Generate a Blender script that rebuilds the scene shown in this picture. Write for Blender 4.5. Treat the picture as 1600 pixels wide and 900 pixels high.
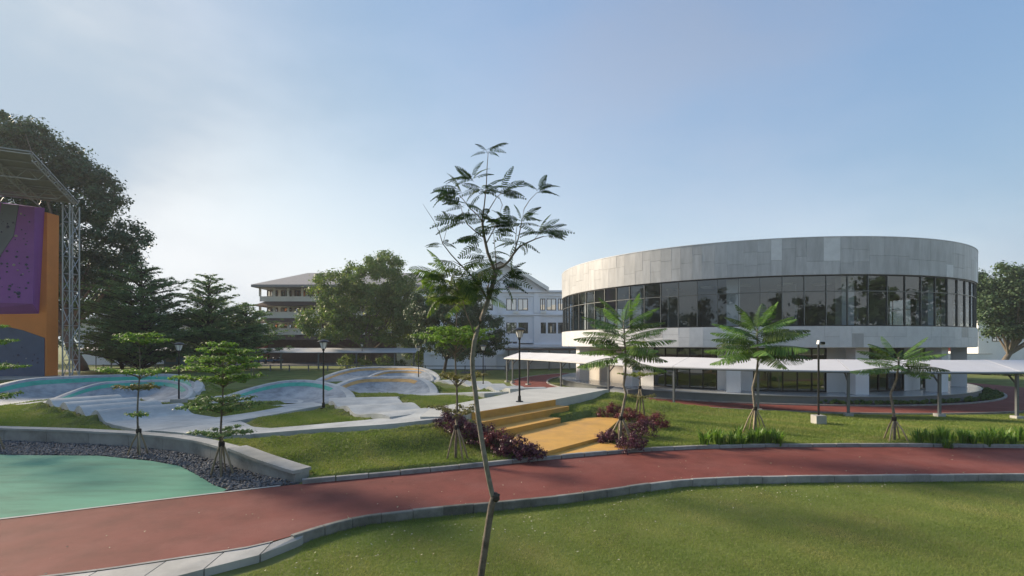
import bpy, math, random
import numpy as np
from mathutils import Vector, kdtree

R = math.radians
for o in list(bpy.data.objects):
    bpy.data.objects.remove(o)
sc = bpy.context.scene
col = sc.collection

# ------------------------------------------------------------------ camera, sky, sun, exposure
EYE = 4.3
HOR = 537.0
F = 800.0
cd = bpy.data.cameras.new('camera')
cam = bpy.data.objects.new('camera', cd)
col.objects.link(cam)
cam.location = (0, 0, EYE)
cam.rotation_euler = (R(90), 0, 0)
cd.sensor_width = 36
cd.lens = 36 * F / 1600
cd.shift_y = (HOR - 450) / 1600
cd.clip_start = 0.1
cd.clip_end = 6000
sc.camera = cam

SUN_AZ, SUN_EL = -60.0, 24.0      # degrees clockwise from +Y, above the horizon
wd = bpy.data.worlds.new('World')
sc.world = wd
wd.use_nodes = True
wn = wd.node_tree
wn.nodes.clear()
sky = wn.nodes.new('ShaderNodeTexSky')
sky.sky_type = 'NISHITA'
sky.sun_disc = False
sky.sun_elevation = R(SUN_EL)
sky.sun_rotation = R(SUN_AZ)
sky.air_density = 1.0
sky.dust_density = 0.6
sky.ozone_density = 2.0
sky.altitude = 50
tc = wn.nodes.new('ShaderNodeTexCoord')
mp = wn.nodes.new('ShaderNodeMapping')
mp.inputs['Scale'].default_value = (1.0, 1.0, 2.2)
mp.inputs['Location'].default_value = (0.35, 0.0, 0.1)
nz = wn.nodes.new('ShaderNodeTexNoise')
nz.inputs['Scale'].default_value = 1.25
nz.inputs['Detail'].default_value = 7.0
nz.inputs['Roughness'].default_value = 0.5
rp = wn.nodes.new('ShaderNodeValToRGB')
rp.color_ramp.interpolation = 'EASE'
rp.color_ramp.elements[0].position = 0.38
rp.color_ramp.elements[0].color = (0, 0, 0, 1)
rp.color_ramp.elements[1].position = 0.68
rp.color_ramp.elements[1].color = (1, 1, 1, 1)
mulc = wn.nodes.new('ShaderNodeMath'); mulc.operation = 'MULTIPLY'; mulc.inputs[1].default_value = 0.6
lum = wn.nodes.new('ShaderNodeRGBToBW')
cl = wn.nodes.new('ShaderNodeMix'); cl.data_type = 'RGBA'; cl.blend_type = 'MULTIPLY'; cl.inputs[0].default_value = 1.0
cl.inputs[7].default_value = (1.10, 1.14, 1.18, 1)
mx = wn.nodes.new('ShaderNodeMix'); mx.data_type = 'RGBA'
bg = wn.nodes.new('ShaderNodeBackground'); bg.inputs['Strength'].default_value = 0.071
wo = wn.nodes.new('ShaderNodeOutputWorld')
L = wn.links.new
L(tc.outputs['Generated'], mp.inputs['Vector']); L(mp.outputs[0], nz.inputs['Vector'])
L(nz.outputs['Fac'], rp.inputs[0]); L(rp.outputs[0], mulc.inputs[0])
# thin high cloud veils the bright side of the sky and evens out the clear-sky gradient
gam = wn.nodes.new('ShaderNodeGamma'); gam.inputs['Gamma'].default_value = 0.62
sca = wn.nodes.new('ShaderNodeVectorMath'); sca.operation = 'MULTIPLY'; sca.inputs[1].default_value = (2.16, 2.0, 2.10)
hs = wn.nodes.new('ShaderNodeHueSaturation'); hs.inputs['Saturation'].default_value = 1.38
L(sky.outputs[0], gam.inputs[0]); L(gam.outputs[0], hs.inputs['Color']); L(hs.outputs[0], sca.inputs[0])
veil = wn.nodes.new('ShaderNodeMix'); veil.data_type = 'RGBA'
veil.inputs[6].default_value = (2.75, 3.4, 4.1, 1); veil.inputs[7].default_value = (5.1, 5.3, 5.45, 1)
L(rp.outputs[0], veil.inputs[0])
s1 = wn.nodes.new('ShaderNodeSeparateColor'); s2 = wn.nodes.new('ShaderNodeSeparateColor'); cc = wn.nodes.new('ShaderNodeCombineColor')
L(sca.outputs[0], s1.inputs[0]); L(veil.outputs[2], s2.inputs[0])
for k in range(3):
    sm = wn.nodes.new('ShaderNodeMath'); sm.operation = 'SMOOTH_MIN'; sm.inputs[2].default_value = 2.6
    L(s1.outputs[k], sm.inputs[0]); L(s2.outputs[k], sm.inputs[1]); L(sm.outputs[0], cc.inputs[k])
L(cc.outputs[0], lum.inputs[0]); L(lum.outputs[0], cl.inputs[6])
mulc.inputs[1].default_value = 0.4
L(mulc.outputs[0], mx.inputs[0]); L(rp.outputs[0], mulc.inputs[0]); L(cc.outputs[0], mx.inputs[6]); L(cl.outputs[2], mx.inputs[7])
L(mx.outputs[2], bg.inputs['Color']); L(bg.outputs[0], wo.inputs[0])

sl = bpy.data.lights.new('sun', 'SUN')
sl.energy = 3.4
sl.angle = R(11.0)
sl.color = (1.0, 0.83, 0.62)
so = bpy.data.objects.new('sun', sl)
col.objects.link(so)
sdir = Vector((math.sin(R(SUN_AZ)) * math.cos(R(SUN_EL)), math.cos(R(SUN_AZ)) * math.cos(R(SUN_EL)), math.sin(R(SUN_EL))))
so.rotation_euler = sdir.to_track_quat('Z', 'Y').to_euler()
so.location = (-60, 60, 60)

sc.view_settings.view_transform = 'Standard'
sc.view_settings.look = 'None'
sc.view_settings.exposure = 1.32
sc.view_settings.gamma = 1.0
sc.view_settings.use_curve_mapping = False
sc.render.engine = 'CYCLES'
sc.cycles.use_denoising = True
sc.cycles.max_bounces = 7
sc.cycles.transparent_max_bounces = 12
sc.cycles.caustics_reflective = False
sc.cycles.caustics_refractive = False

# ------------------------------------------------------------------ helpers
rnd = random.Random(11)
nrg = np.random.default_rng(7)
ORD = ['first', 'second', 'third', 'fourth', 'fifth', 'sixth', 'seventh', 'eighth', 'ninth', 'tenth', 'eleventh',
       'twelfth', 'thirteenth', 'fourteenth', 'fifteenth', 'sixteenth']


def at(px, py, z=0.0):
    """ground point of height z seen at a pixel of the photograph (for surveying the plan)"""
    y = F * (EYE - z) / (py - HOR)
    return ((px - 800) / F * y, y, z)


def atY(px, py, Y):
    return Vector(((px - 800) / F * Y, Y, EYE - (py - HOR) * Y / F))


class MB:
    def __init__(s):
        s.v = []; s.f = []

    def quad(s, *p):
        b = len(s.v); s.v += [tuple(q) for q in p]; s.f.append(tuple(range(b, b + len(p)))); return s

    def box(s, c, d, rz=0.0, rx=0.0, ry=0.0):
        b = len(s.v)
        cz, sz = math.cos(rz), math.sin(rz)
        cx_, sx_ = math.cos(rx), math.sin(rx)
        cy_, sy_ = math.cos(ry), math.sin(ry)
        for k in (-.5, .5):
            for (i, j) in ((-.5, -.5), (.5, -.5), (.5, .5), (-.5, .5)):
                x, y, z = i * d[0], j * d[1], k * d[2]
                y, z = y * cx_ - z * sx_, y * sx_ + z * cx_
                x, z = x * cy_ + z * sy_, -x * sy_ + z * cy_
                x, y = x * cz - y * sz, x * sz + y * cz
                s.v.append((c[0] + x, c[1] + y, c[2] + z))
        for f in ((3, 2, 1, 0), (4, 5, 6, 7), (0, 1, 5, 4), (1, 2, 6, 5), (2, 3, 7, 6), (3, 0, 4, 7)):
            s.f.append(tuple(b + q for q in f))
        return s

    def span(s, x0, x1, y0, y1, z0, z1):
        return s.box(((x0 + x1) / 2, (y0 + y1) / 2, (z0 + z1) / 2), (abs(x1 - x0), abs(y1 - y0), abs(z1 - z0)))

    def prism(s, poly, z0, z1):
        """poly counter-clockwise; z0/z1 numbers or lists"""
        n = len(poly); b = len(s.v)
        zz0 = z0 if isinstance(z0, (list, tuple)) else [z0] * n
        zz1 = z1 if isinstance(z1, (list, tuple)) else [z1] * n
        for i in range(n): s.v.append((poly[i][0], poly[i][1], zz0[i]))
        for i in range(n): s.v.append((poly[i][0], poly[i][1], zz1[i]))
        s.f.append(tuple(b + i for i in range(n))[::-1]); s.f.append(tuple(b + n + i for i in range(n)))
        for i in range(n):
            j = (i + 1) % n
            s.f.append((b + i, b + j, b + n + j, b + n + i))
        return s

    def tube(s, pts, rad, n=8, caps=True):
        pts = [Vector(p) for p in pts]
        if not isinstance(rad, (list, tuple)): rad = [rad] * len(pts)
        b = len(s.v)
        for i, p in enumerate(pts):
            t = (pts[min(i + 1, len(pts) - 1)] - pts[max(i - 1, 0)]).normalized()
            up = Vector((0, 0, 1)) if abs(t.z) < .95 else Vector((1, 0, 0))
            u = t.cross(up).normalized(); w = u.cross(t).normalized()
            for k in range(n):
                a = 2 * math.pi * k / n
                s.v.append(tuple(p + (u * math.cos(a) + w * math.sin(a)) * rad[i]))
        for i in range(len(pts) - 1):
            for k in range(n):
                k2 = (k + 1) % n
                s.f.append((b + i * n + k, b + (i + 1) * n + k, b + (i + 1) * n + k2, b + i * n + k2))
        if caps:
            s.f.append(tuple(b + k for k in range(n)))
            s.f.append(tuple(b + (len(pts) - 1) * n + k for k in range(n))[::-1])
        return s

    def lathe(s, prof, n=12, c=(0, 0, 0)):
        b = len(s.v)
        for (r, z) in prof:
            for k in range(n):
                a = 2 * math.pi * k / n
                s.v.append((c[0] + r * math.cos(a), c[1] + r * math.sin(a), c[2] + z))
        for i in range(len(prof) - 1):
            for k in range(n):
                k2 = (k + 1) % n
                s.f.append((b + i * n + k, b + i * n + k2, b + (i + 1) * n + k2, b + (i + 1) * n + k))
        s.f.append(tuple(b + k for k in range(n))[::-1])
        s.f.append(tuple(b + (len(prof) - 1) * n + k for k in range(n)))
        return s

    def bar(s, p0, p1, w, d=None):
        """square bar between two points"""
        return s.tube([p0, p1], w * .7, 4)


def wloc(o):
    v = Vector((0, 0, 0))
    while o is not None:
        v += o.location; o = o.parent
    return v


def obj(name, mb, mat, parent=None, smooth=False, origin=None, local=False, auto=None):
    me = bpy.data.meshes.new(name)
    off = wloc(parent) if parent is not None and not local else Vector((0, 0, 0))
    o = bpy.data.objects.new(name, me)
    if origin is not None:
        o.location = Vector(origin) - off
        off = Vector(origin)
    me.from_pydata([(v[0] - off.x, v[1] - off.y, v[2] - off.z) for v in mb.v], [], mb.f)
    me.materials.append(mat)
    if smooth:
        me.polygons.foreach_set('use_smooth', [True] * len(me.polygons))
        if auto is not None:
            me.set_sharp_from_angle(angle=R(auto))
    me.update()
    col.objects.link(o)
    o.parent = parent
    return o


def npmesh(name, V, Q, mat, parent=None, tint=None, local=False, smooth=False):
    """V (N,3); Q (M,k) faces; tint per vertex"""
    me = bpy.data.meshes.new(name)
    V = np.asarray(V, dtype=np.float32)
    if parent is not None and not local:
        V = V - np.array(wloc(parent), dtype=np.float32)
    Q = np.asarray(Q, dtype=np.int32)
    m, k = Q.shape
    me.vertices.add(len(V)); me.vertices.foreach_set('co', V.ravel())
    me.loops.add(m * k); me.loops.foreach_set('vertex_index', Q.ravel())
    me.polygons.add(m)
    me.polygons.foreach_set('loop_start', np.arange(0, m * k, k, dtype=np.int32))
    try:
        me.polygons.foreach_set('loop_total', np.full(m, k, dtype=np.int32))
    except Exception:
        pass
    if smooth: me.polygons.foreach_set('use_smooth', np.ones(m, dtype=bool))
    if tint is not None:
        at_ = me.attributes.new('tint', 'FLOAT', 'POINT')
        at_.data.foreach_set('value', np.asarray(tint, dtype=np.float32))
    me.materials.append(mat)
    me.update(calc_edges=True)
    me.validate()
    o = bpy.data.objects.new(name, me)
    col.objects.link(o)
    o.parent = parent
    return o


def empty(name, loc):
    o = bpy.data.objects.new(name, None)
    o.empty_display_size = .2
    o.location = loc
    col.objects.link(o)
    return o


def tag(o, label=None, cat=None, group=None, kind=None):
    if label: o['label'] = label
    if cat: o['category'] = cat
    if group: o['group'] = group
    if kind: o['kind'] = kind
    return o


def thing(name, loc, label, cat, group=None):
    return tag(empty(name, loc), label, cat, group)


def copy_tree(o, parent=None):
    c = o.copy(); col.objects.link(c); c.parent = parent
    for ch in list(o.children): copy_tree(ch, c)
    return c


def place_copy(src, loc, rz, label, scale=1.0):
    c = copy_tree(src); c.location = loc; c.rotation_euler = (0, 0, rz)
    c.scale = (scale,) * 3
    c['label'] = label
    return c


def interp(x, tab):
    return float(np.interp(x, [t[0] for t in tab], [t[1] for t in tab]))


# ------------------------------------------------------------------ materials
def new_mat(name):
    m = bpy.data.materials.new(name); m.use_nodes = True
    nt = m.node_tree
    return m, nt, nt.nodes['Principled BSDF'], nt.links.new


def N(nt, kind, **kw):
    n = nt.nodes.new(kind)
    for k, v in kw.items():
        if k in n.inputs: n.inputs[k].default_value = v
        else: setattr(n, k, v)
    return n


def ramp(nt, stops):
    r = nt.nodes.new('ShaderNodeValToRGB')
    e = r.color_ramp.elements
    while len(e) < len(stops): e.new(.5)
    for i, (p, c) in enumerate(stops):
        e[i].position = p; e[i].color = (c[0], c[1], c[2], 1)
    return r


def mat(name, c, rough=.7, metal=0.0, var=.12, scale=3.0, bump=0.0, bscale=40.0, objvar=0.0, spec=.4, detail=6, coat=0.0, streak=False, stain=0.0, staincol=None, stainscale=.6, aniso=None):
    """base colour with two-scale noise variation, optional relief, per-object variation and stains"""
    m, nt, b, L = new_mat(name)
    geo = N(nt, 'ShaderNodeNewGeometry')
    vec = geo.outputs['Position']
    if streak:
        mpn = N(nt, 'ShaderNodeMapping'); mpn.inputs['Scale'].default_value = (1, 1, .15)
        L(vec, mpn.inputs[0]); vec = mpn.outputs[0]
    if aniso:
        mpn = N(nt, 'ShaderNodeMapping'); mpn.inputs['Scale'].default_value = aniso; mpn.inputs['Rotation'].default_value = (0, 0, .3)
        L(vec, mpn.inputs[0]); vec = mpn.outputs[0]
    n1 = N(nt, 'ShaderNodeTexNoise', Scale=scale, Detail=detail, Roughness=.62)
    L(vec, n1.inputs['Vector'])
    r = ramp(nt, [(.25, [max(0, q * (1 - var * 1.6)) for q in c]), (.55, c), (.85, [q * (1 + var) for q in c])])
    L(n1.outputs['Fac'], r.inputs[0])
    out = r.outputs[0]
    if stain:
        n3 = N(nt, 'ShaderNodeTexNoise', Scale=stainscale, Detail=8, Roughness=.7)
        L(geo.outputs['Position'], n3.inputs['Vector'])
        r3 = ramp(nt, [(.48, (0, 0, 0)), (.68, (stain, stain, stain))])
        L(n3.outputs['Fac'], r3.inputs[0])
        mxn = N(nt, 'ShaderNodeMix', data_type='RGBA')
        L(r3.outputs[0], mxn.inputs[0]); L(out, mxn.inputs[6])
        sc_ = staincol or [q * .55 for q in c]
        mxn.inputs[7].default_value = (sc_[0], sc_[1], sc_[2], 1)
        out = mxn.outputs[2]
    if objvar:
        oi = N(nt, 'ShaderNodeObjectInfo')
        mr = N(nt, 'ShaderNodeMapRange'); mr.inputs[3].default_value = 1 - objvar; mr.inputs[4].default_value = 1 + objvar
        L(oi.outputs['Random'], mr.inputs[0])
        mm = N(nt, 'ShaderNodeVectorMath', operation='SCALE')
        L(out, mm.inputs[0]); L(mr.outputs[0], mm.inputs['Scale'])
        out = mm.outputs[0]
    L(out, b.inputs['Base Color'])
    b.inputs['Roughness'].default_value = rough
    b.inputs['Metallic'].default_value = metal
    b.inputs['Specular IOR Level'].default_value = spec
    if coat: b.inputs['Coat Weight'].default_value = coat
    if bump:
        n2 = N(nt, 'ShaderNodeTexNoise', Scale=bscale, Detail=5)
        L(geo.outputs['Position'], n2.inputs['Vector'])
        bm = N(nt, 'ShaderNodeBump', Strength=min(1, bump), Distance=.02)
        L(n2.outputs['Fac'], bm.inputs['Height']); L(bm.outputs[0], b.inputs['Normal'])
    return m


def leaf_mat(name, stops, trans=.35, rough=.55, objvar=.0):
    m, nt, b, L = new_mat(name)
    a = N(nt, 'ShaderNodeAttribute', attribute_name='tint')
    r = ramp(nt, stops)
    L(a.outputs['Fac'], r.inputs[0])
    out = r.outputs[0]
    if objvar:
        oi = N(nt, 'ShaderNodeObjectInfo')
        mr = N(nt, 'ShaderNodeMapRange'); mr.inputs[3].default_value = 1 - objvar; mr.inputs[4].default_value = 1 + objvar
        L(oi.outputs['Random'], mr.inputs[0])
        mm = N(nt, 'ShaderNodeVectorMath', operation='SCALE')
        L(out, mm.inputs[0]); L(mr.outputs[0], mm.inputs['Scale']); out = mm.outputs[0]
    L(out, b.inputs['Base Color'])
    b.inputs['Roughness'].default_value = rough
    b.inputs['Specular IOR Level'].default_value = .25
    t = N(nt, 'ShaderNodeBsdfTranslucent')
    tm = N(nt, 'ShaderNodeVectorMath', operation='MULTIPLY'); tm.inputs[1].default_value = (1.25, 1.35, .7)
    L(out, tm.inputs[0]); L(tm.outputs[0], t.inputs['Color'])
    mxs = N(nt, 'ShaderNodeMixShader'); mxs.inputs[0].default_value = trans
    L(b.outputs[0], mxs.inputs[1]); L(t.outputs[0], mxs.inputs[2])
    L(mxs.outputs[0], nt.nodes['Material Output'].inputs[0])
    return m


def glass_mat(name, tint=(.66, .71, .74), refl=.10, rough=.01):
    m, nt, b, L = new_mat(name)
    nt.nodes.remove(b)
    tr = N(nt, 'ShaderNodeBsdfTransparent'); tr.inputs[0].default_value = (*tint, 1)
    gl = N(nt, 'ShaderNodeBsdfGlossy'); gl.inputs['Color'].default_value = (.86, .9, .92, 1); gl.inputs['Roughness'].default_value = rough
    lw = N(nt, 'ShaderNodeLayerWeight', Blend=.2)
    mr = N(nt, 'ShaderNodeMapRange'); mr.inputs[3].default_value = refl; mr.inputs[4].default_value = .8
    L(lw.outputs['Fresnel'], mr.inputs[0])
    ms = N(nt, 'ShaderNodeMixShader')
    L(mr.outputs[0], ms.inputs[0]); L(tr.outputs[0], ms.inputs[1]); L(gl.outputs[0], ms.inputs[2])
    L(ms.outputs[0], nt.nodes['Material Output'].inputs[0])
    return m


MT = {}
MT['grass_soil'] = mat('lawn', (.15, .185, .06), rough=.95, var=.35, scale=.55, bump=.8, bscale=55, detail=12, stain=.55, staincol=(.21, .18, .075), stainscale=.35, spec=.1)
MT['track'] = mat('red_rubber_track', (.185, .052, .042), rough=.8, var=.22, scale=.9, bump=.6, bscale=140, detail=14, stain=.65, staincol=(.235, .09, .078), stainscale=.3, spec=.25)
MT['court'] = mat('green_court', (.085, .29, .20), rough=.9, var=.26, scale=1.0, aniso=(.35, 1.6, 1), bump=.25, bscale=120, detail=10, stain=.45, staincol=(.15, .33, .24), stainscale=.3)
MT['concrete'] = mat('concrete', (.42, .42, .40), rough=.85, var=.14, scale=1.2, bump=.35, bscale=60, stain=.6, staincol=(.24, .24, .22), stainscale=.5, objvar=.08)
MT['wall_concrete'] = mat('wall_concrete', (.36, .355, .33), rough=.9, var=.16, scale=1.5, bump=.4, bscale=40, stain=.75, staincol=(.16, .155, .14), stainscale=.8, objvar=.06)
MT['kerb'] = mat('kerb_concrete', (.30, .30, .29), rough=.9, var=.2, scale=2.5, bump=.5, bscale=60, stain=.7, staincol=(.15, .15, .145), stainscale=1.1, objvar=.14)
MT['kerb_dark'] = mat('shaded_kerb', (.20, .20, .185), rough=.95, var=.25, scale=2.5, bump=.6, bscale=60, stain=.85, staincol=(.085, .09, .07), stainscale=.9, objvar=.2)  # darker copy of the kerb concrete, shade put into its colour
MT['pump'] = mat('pump_track_concrete', (.47, .49, .48), rough=.8, var=.2, scale=.9, bump=.15, bscale=50, stain=.9, staincol=(.29, .32, .34), stainscale=.4, detail=10)
MT['bowl'] = mat('scuffed_bowl_concrete', (.27, .305, .335), rough=.7, var=.32, scale=1.6, stain=.9, staincol=(.42, .45, .47), stainscale=.55, detail=12, spec=.4)
MT['deck'] = mat('deck_concrete', (.52, .52, .48), rough=.75, var=.1, scale=.7, bump=.2, bscale=60, stain=.4, staincol=(.38, .38, .35), stainscale=.5)
MT['yellow'] = mat('yellow_step_paint', (.62, .35, .08), rough=.7, var=.12, scale=1.0, bump=.3, bscale=60, stain=.7, staincol=(.44, .26, .11), stainscale=.8)
MT['green_paint'] = mat('green_paint', (.05, .36, .27), rough=.6, var=.2, scale=2)
MT['orange_paint'] = mat('orange_paint', (.50, .30, .10), rough=.6, var=.25, scale=2)
MT['stone'] = mat('grey_stone_cladding', (.46, .47, .48), rough=.42, var=.16, scale=1.6, objvar=.08, spec=.5, aniso=(1.6, 1.6, .3), bump=.08, bscale=30, stain=.3, staincol=(.33, .335, .33), stainscale=.35)
MT['stone_light'] = mat('pale_stone_cladding', (.64, .655, .67), rough=.42, var=.08, scale=2.2, objvar=.05, spec=.5, bump=.08, bscale=30)
MT['joint'] = mat('joint_mortar', (.26, .26, .26), rough=.9)
MT['white_wall'] = mat('white_render', (.74, .75, .76), rough=.8, var=.05, scale=.5, stain=.15, staincol=(.6, .6, .6))
MT['bluewhite'] = mat('white_painted_facade', (.74, .78, .84), rough=.85, var=.05, scale=.4, stain=.2, staincol=(.62, .65, .71), streak=True)
MT['cream'] = mat('cream_facade', (.76, .77, .74), rough=.85, var=.06, scale=.4)
MT['beige'] = mat('beige_wall', (.47, .44, .40), rough=.8, var=.05, scale=.6)
MT['roof_tile'] = mat('grey_roof_tiles', (.25, .25, .26), rough=.85, var=.15, scale=2, objvar=.05)
MT['roof_brown'] = mat('brown_awning_tiles', (.11, .075, .062), rough=.85, var=.2, scale=2)
MT['tilefloor'] = mat('terrace_tile', (.40, .43, .45), rough=.22, var=.06, scale=.6, spec=.5)
MT['plinth'] = mat('plinth_stone', (.21, .225, .235), rough=.6, var=.1, scale=1)
MT['frame'] = mat('dark_window_frame', (.025, .026, .028), rough=.4, var=.05)
MT['mullion'] = mat('aluminium_mullion', (.16, .17, .17), rough=.4, metal=.6, var=.05)
MT['glass'] = glass_mat('tinted_glass')
MT['glass_dark'] = glass_mat('dark_glass', tint=(.52, .56, .56), refl=.16)
MT['glass_blue'] = glass_mat('window_glass', tint=(.12, .15, .17), refl=.42)
MT['interior'] = mat('interior_wall', (.44, .46, .48), rough=.9, var=.05)
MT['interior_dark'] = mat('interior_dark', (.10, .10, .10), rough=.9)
MT['membrane'] = mat('white_membrane', (.62, .63, .66), rough=.6, var=.05, scale=.5, stain=.3, staincol=(.58, .58, .57), stainscale=.4)
MT['steel'] = mat('grey_painted_steel', (.13, .145, .155), rough=.45, metal=.2, var=.08)
MT['galv'] = mat('galvanised_steel', (.40, .42, .43), rough=.45, metal=.5, var=.1)
MT['roof_sheet'] = mat('dull_roof_sheet', (.27, .28, .28), rough=.6, var=.1)
MT['black'] = mat('black_metal', (.018, .02, .022), rough=.4, metal=.3, var=.1)
MT['lantern'] = mat('frosted_lantern', (.72, .72, .70), rough=.25, var=.05, spec=.6)
MT['bark'] = mat('bark', (.17, .145, .115), rough=.95, var=.3, scale=9, bump=.9, bscale=30)
MT['bark_pale'] = mat('pale_bark', (.25, .225, .19), rough=.95, var=.4, scale=7, bump=.8, bscale=35, stain=.7, staincol=(.12, .12, .09), stainscale=4)
MT['bark_dark'] = mat('dark_bark', (.06, .05, .042), rough=.95, var=.35, scale=8, bump=.9, bscale=30)
MT['bark_mid'] = mat('brown_bark', (.115, .095, .075), rough=.95, var=.4, scale=7, bump=1, bscale=28, stain=.7, staincol=(.24, .21, .17), stainscale=3)
MT['bamboo'] = mat('bamboo_stake', (.33, .27, .19), rough=.8, var=.2, scale=6, objvar=.2)
MT['twine'] = mat('black_rubber_tie', (.035, .03, .028), rough=.9)
MT['orange_wall'] = mat('orange_climbing_panel', (.72, .25, .06), rough=.75, var=.06, scale=.5)
MT['purple_wall'] = mat('purple_climbing_panel', (.25, .08, .35), rough=.7, var=.08, scale=.5)
MT['slate_wall'] = mat('slate_blue_climbing_panel', (.095, .12, .19), rough=.75, var=.1, scale=.6)
MT['grey_wall'] = mat('grey_climbing_panel', (.14, .155, .19), rough=.75, var=.1, scale=.6)
MT['hold'] = mat('climbing_hold', (.05, .05, .09), rough=.6, objvar=.4)
MT['hold_pale'] = mat('pale_climbing_hold', (.40, .36, .34), rough=.6, objvar=.3)
MT['asphalt'] = mat('asphalt', (.075, .077, .08), rough=.9, var=.15, scale=.4, detail=10, bump=.3, bscale=30)
MT['soil'] = mat('bare_soil', (.115, .075, .055), rough=.98, var=.3, scale=.6, detail=10)
MT['pebble'] = mat('grey_pebbles', (.13, .145, .165), rough=.75, var=.5, scale=14)
MT['gravel_bed'] = mat('gravel_bed', (.05, .053, .06), rough=.95, var=.3, scale=12, bump=1, bscale=40)
MT['carpaint'] = mat('silver_car_paint', (.55, .56, .57), rough=.3, metal=.3, coat=.5, var=.03)
MT['tyre'] = mat('tyre_rubber', (.02, .02, .02), rough=.9)
MT['blue'] = mat('blue_box', (.05, .11, .20), rough=.6)
MT['red'] = mat('red_panel', (.42, .06, .03), rough=.6)
MT['shed_roof'] = mat('white_metal_roof', (.60, .61, .62), rough=.5, var=.06)
MT['hill'] = mat('far_foliage', (.06, .08, .05), rough=1)

G = lambda k: (k[0], k[1], k[2])
MT['grass_blade'] = leaf_mat('grass_blades', [(0, (.145, .215, .045)), (.5, (.215, .275, .07)), (.8, (.30, .31, .105)), (1, (.42, .37, .19))], trans=.3, rough=.6)
MT['leaf_big'] = leaf_mat('dark_leaves', [(0, (0.035, 0.068, 0.035)), (.6, (0.057, 0.103, 0.046)), (1, (0.105, 0.155, 0.061))], trans=.15)
MT['leaf_mid'] = leaf_mat('mid_leaves', [(0, (0.078, 0.133, 0.043)), (.6, (0.133, 0.205, 0.059)), (1, (0.293, 0.332, 0.087))], trans=.3)
MT['leaf_tier'] = leaf_mat('layered_tree_leaves', [(0, (0.092, 0.157, 0.069)), (.6, (0.138, 0.230, 0.088)), (1, (0.252, 0.356, 0.115))], trans=.3)
MT['leaf_young'] = leaf_mat('young_leaves', [(0, (0.094, 0.175, 0.037)), (.6, (0.150, 0.263, 0.056)), (1, (0.250, 0.350, 0.075))], trans=.4)
MT['leaf_yellow'] = leaf_mat('yellow_green_leaves', [(0, (0.110, 0.154, 0.033)), (.6, (0.187, 0.231, 0.055)), (1, (0.297, 0.297, 0.088))], trans=.4)
MT['leaf_dry'] = leaf_mat('thin_olive_leaves', [(0, (.12, .115, .05)), (1, (.22, .21, .08))], trans=.35)
MT['frond'] = leaf_mat('fern_fronds', [(0, (.065, .135, .04)), (.6, (.10, .20, .055)), (1, (.17, .28, .075))], trans=.4, objvar=.3)
MT['frond_dark'] = leaf_mat('dark_green_fronds', [(0, (.045, .085, .03)), (.6, (.07, .12, .035)), (1, (.13, .18, .05))], trans=.4, objvar=.3)  # leaf colour a step darker than the fern fronds
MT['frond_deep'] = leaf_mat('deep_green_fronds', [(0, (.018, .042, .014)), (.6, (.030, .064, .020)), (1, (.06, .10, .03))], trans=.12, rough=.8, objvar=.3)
MT['purple_leaf'] = leaf_mat('purple_leaves', [(0, (.045, .016, .034)), (.6, (.095, .030, .060)), (1, (.22, .07, .11))], trans=.25, rough=.4)
MT['redpurple_leaf'] = leaf_mat('red_purple_leaves', [(0, (.075, .018, .03)), (.6, (.16, .035, .055)), (1, (.30, .08, .09))], trans=.3, rough=.4)
MT['strap_leaf'] = leaf_mat('strap_leaves', [(0, (0.078, 0.156, 0.026)), (.6, (0.130, 0.247, 0.039)), (1, (0.234, 0.338, 0.078))], trans=.35, rough=.4)
MT['hedge_leaf'] = leaf_mat('hedge_leaves', [(0, (0.060, 0.120, 0.033)), (1, (0.135, 0.210, 0.060))], trans=.25)
MT['litter'] = leaf_mat('fallen_leaf_litter', [(0, (.25, .24, .14)), (1, (.45, .44, .32))], trans=.1)

# ------------------------------------------------------------------ plan curves of the near track
NEAR = [(-60, -6.0), (-30, -.6), (-16, 5.9), (-10.2, 8.95), (-7.8, 9.75), (-5.2, 11.0), (-4.6, 12.0), (-3.8, 12.75), (-2.4, 13.3), (-.7, 13.8),
        (1.7, 14.6), (3.9, 15.6), (5.2, 16.15), (7.2, 16.5), (10.4, 16.7), (16.9, 16.9), (24, 16.6), (34, 15.2), (60, 9)]
FAR = [(-60, -2), (-30, 5.0), (-22, 8.6), (-12.5, 12.5), (-9.8, 14.0), (-6.7, 15.6), (-4.2, 16.6), (-1.1, 17.9), (2.3, 19.4), (5.1, 20.4),
       (7.9, 21.0), (10.6, 21.3), (16, 21.4), (21.1, 21.1), (28, 20.4), (38, 18.5), (60, 12)]


def smooth_tab(tab):
    xs = np.linspace(tab[0][0], tab[-1][0], 601)
    ys = np.interp(xs, [t[0] for t in tab], [t[1] for t in tab])
    k = np.hanning(9); k /= k.sum()
    yp = np.pad(ys, 4, mode='edge')
    yp[:4] = ys[0] + (np.arange(-4, 0)) * (ys[1] - ys[0]); yp[-4:] = ys[-1] + np.arange(1, 5) * (ys[-1] - ys[-2])
    return xs, np.convolve(yp, k, 'valid')


NX, NY = smooth_tab(NEAR)
FX, FY = smooth_tab(FAR)
yn = lambda x: np.interp(x, NX, NY)
yf = lambda x: np.interp(x, FX, FY)
WALL = [(-60, 27), (-34, 24.4), (-22.8, 22.8), (-19.5, 22.3), (-16.1, 21.5), (-13.6, 20.6), (-12, 19.7), (-10.4, 18.5), (-8.6, 17.1), (-6.75, 15.95)]
yw = lambda x: np.interp(x, [t[0] for t in WALL], [t[1] for t in WALL])

BC = (25.0, 56.3)         # centre of the round building
BR = 19.4

# ------------------------------------------------------------------ the raised concrete pump track (built before the ground, which is pressed under it)
KD = []                   # samples (x, y, z) of everything that covers the ground


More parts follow.
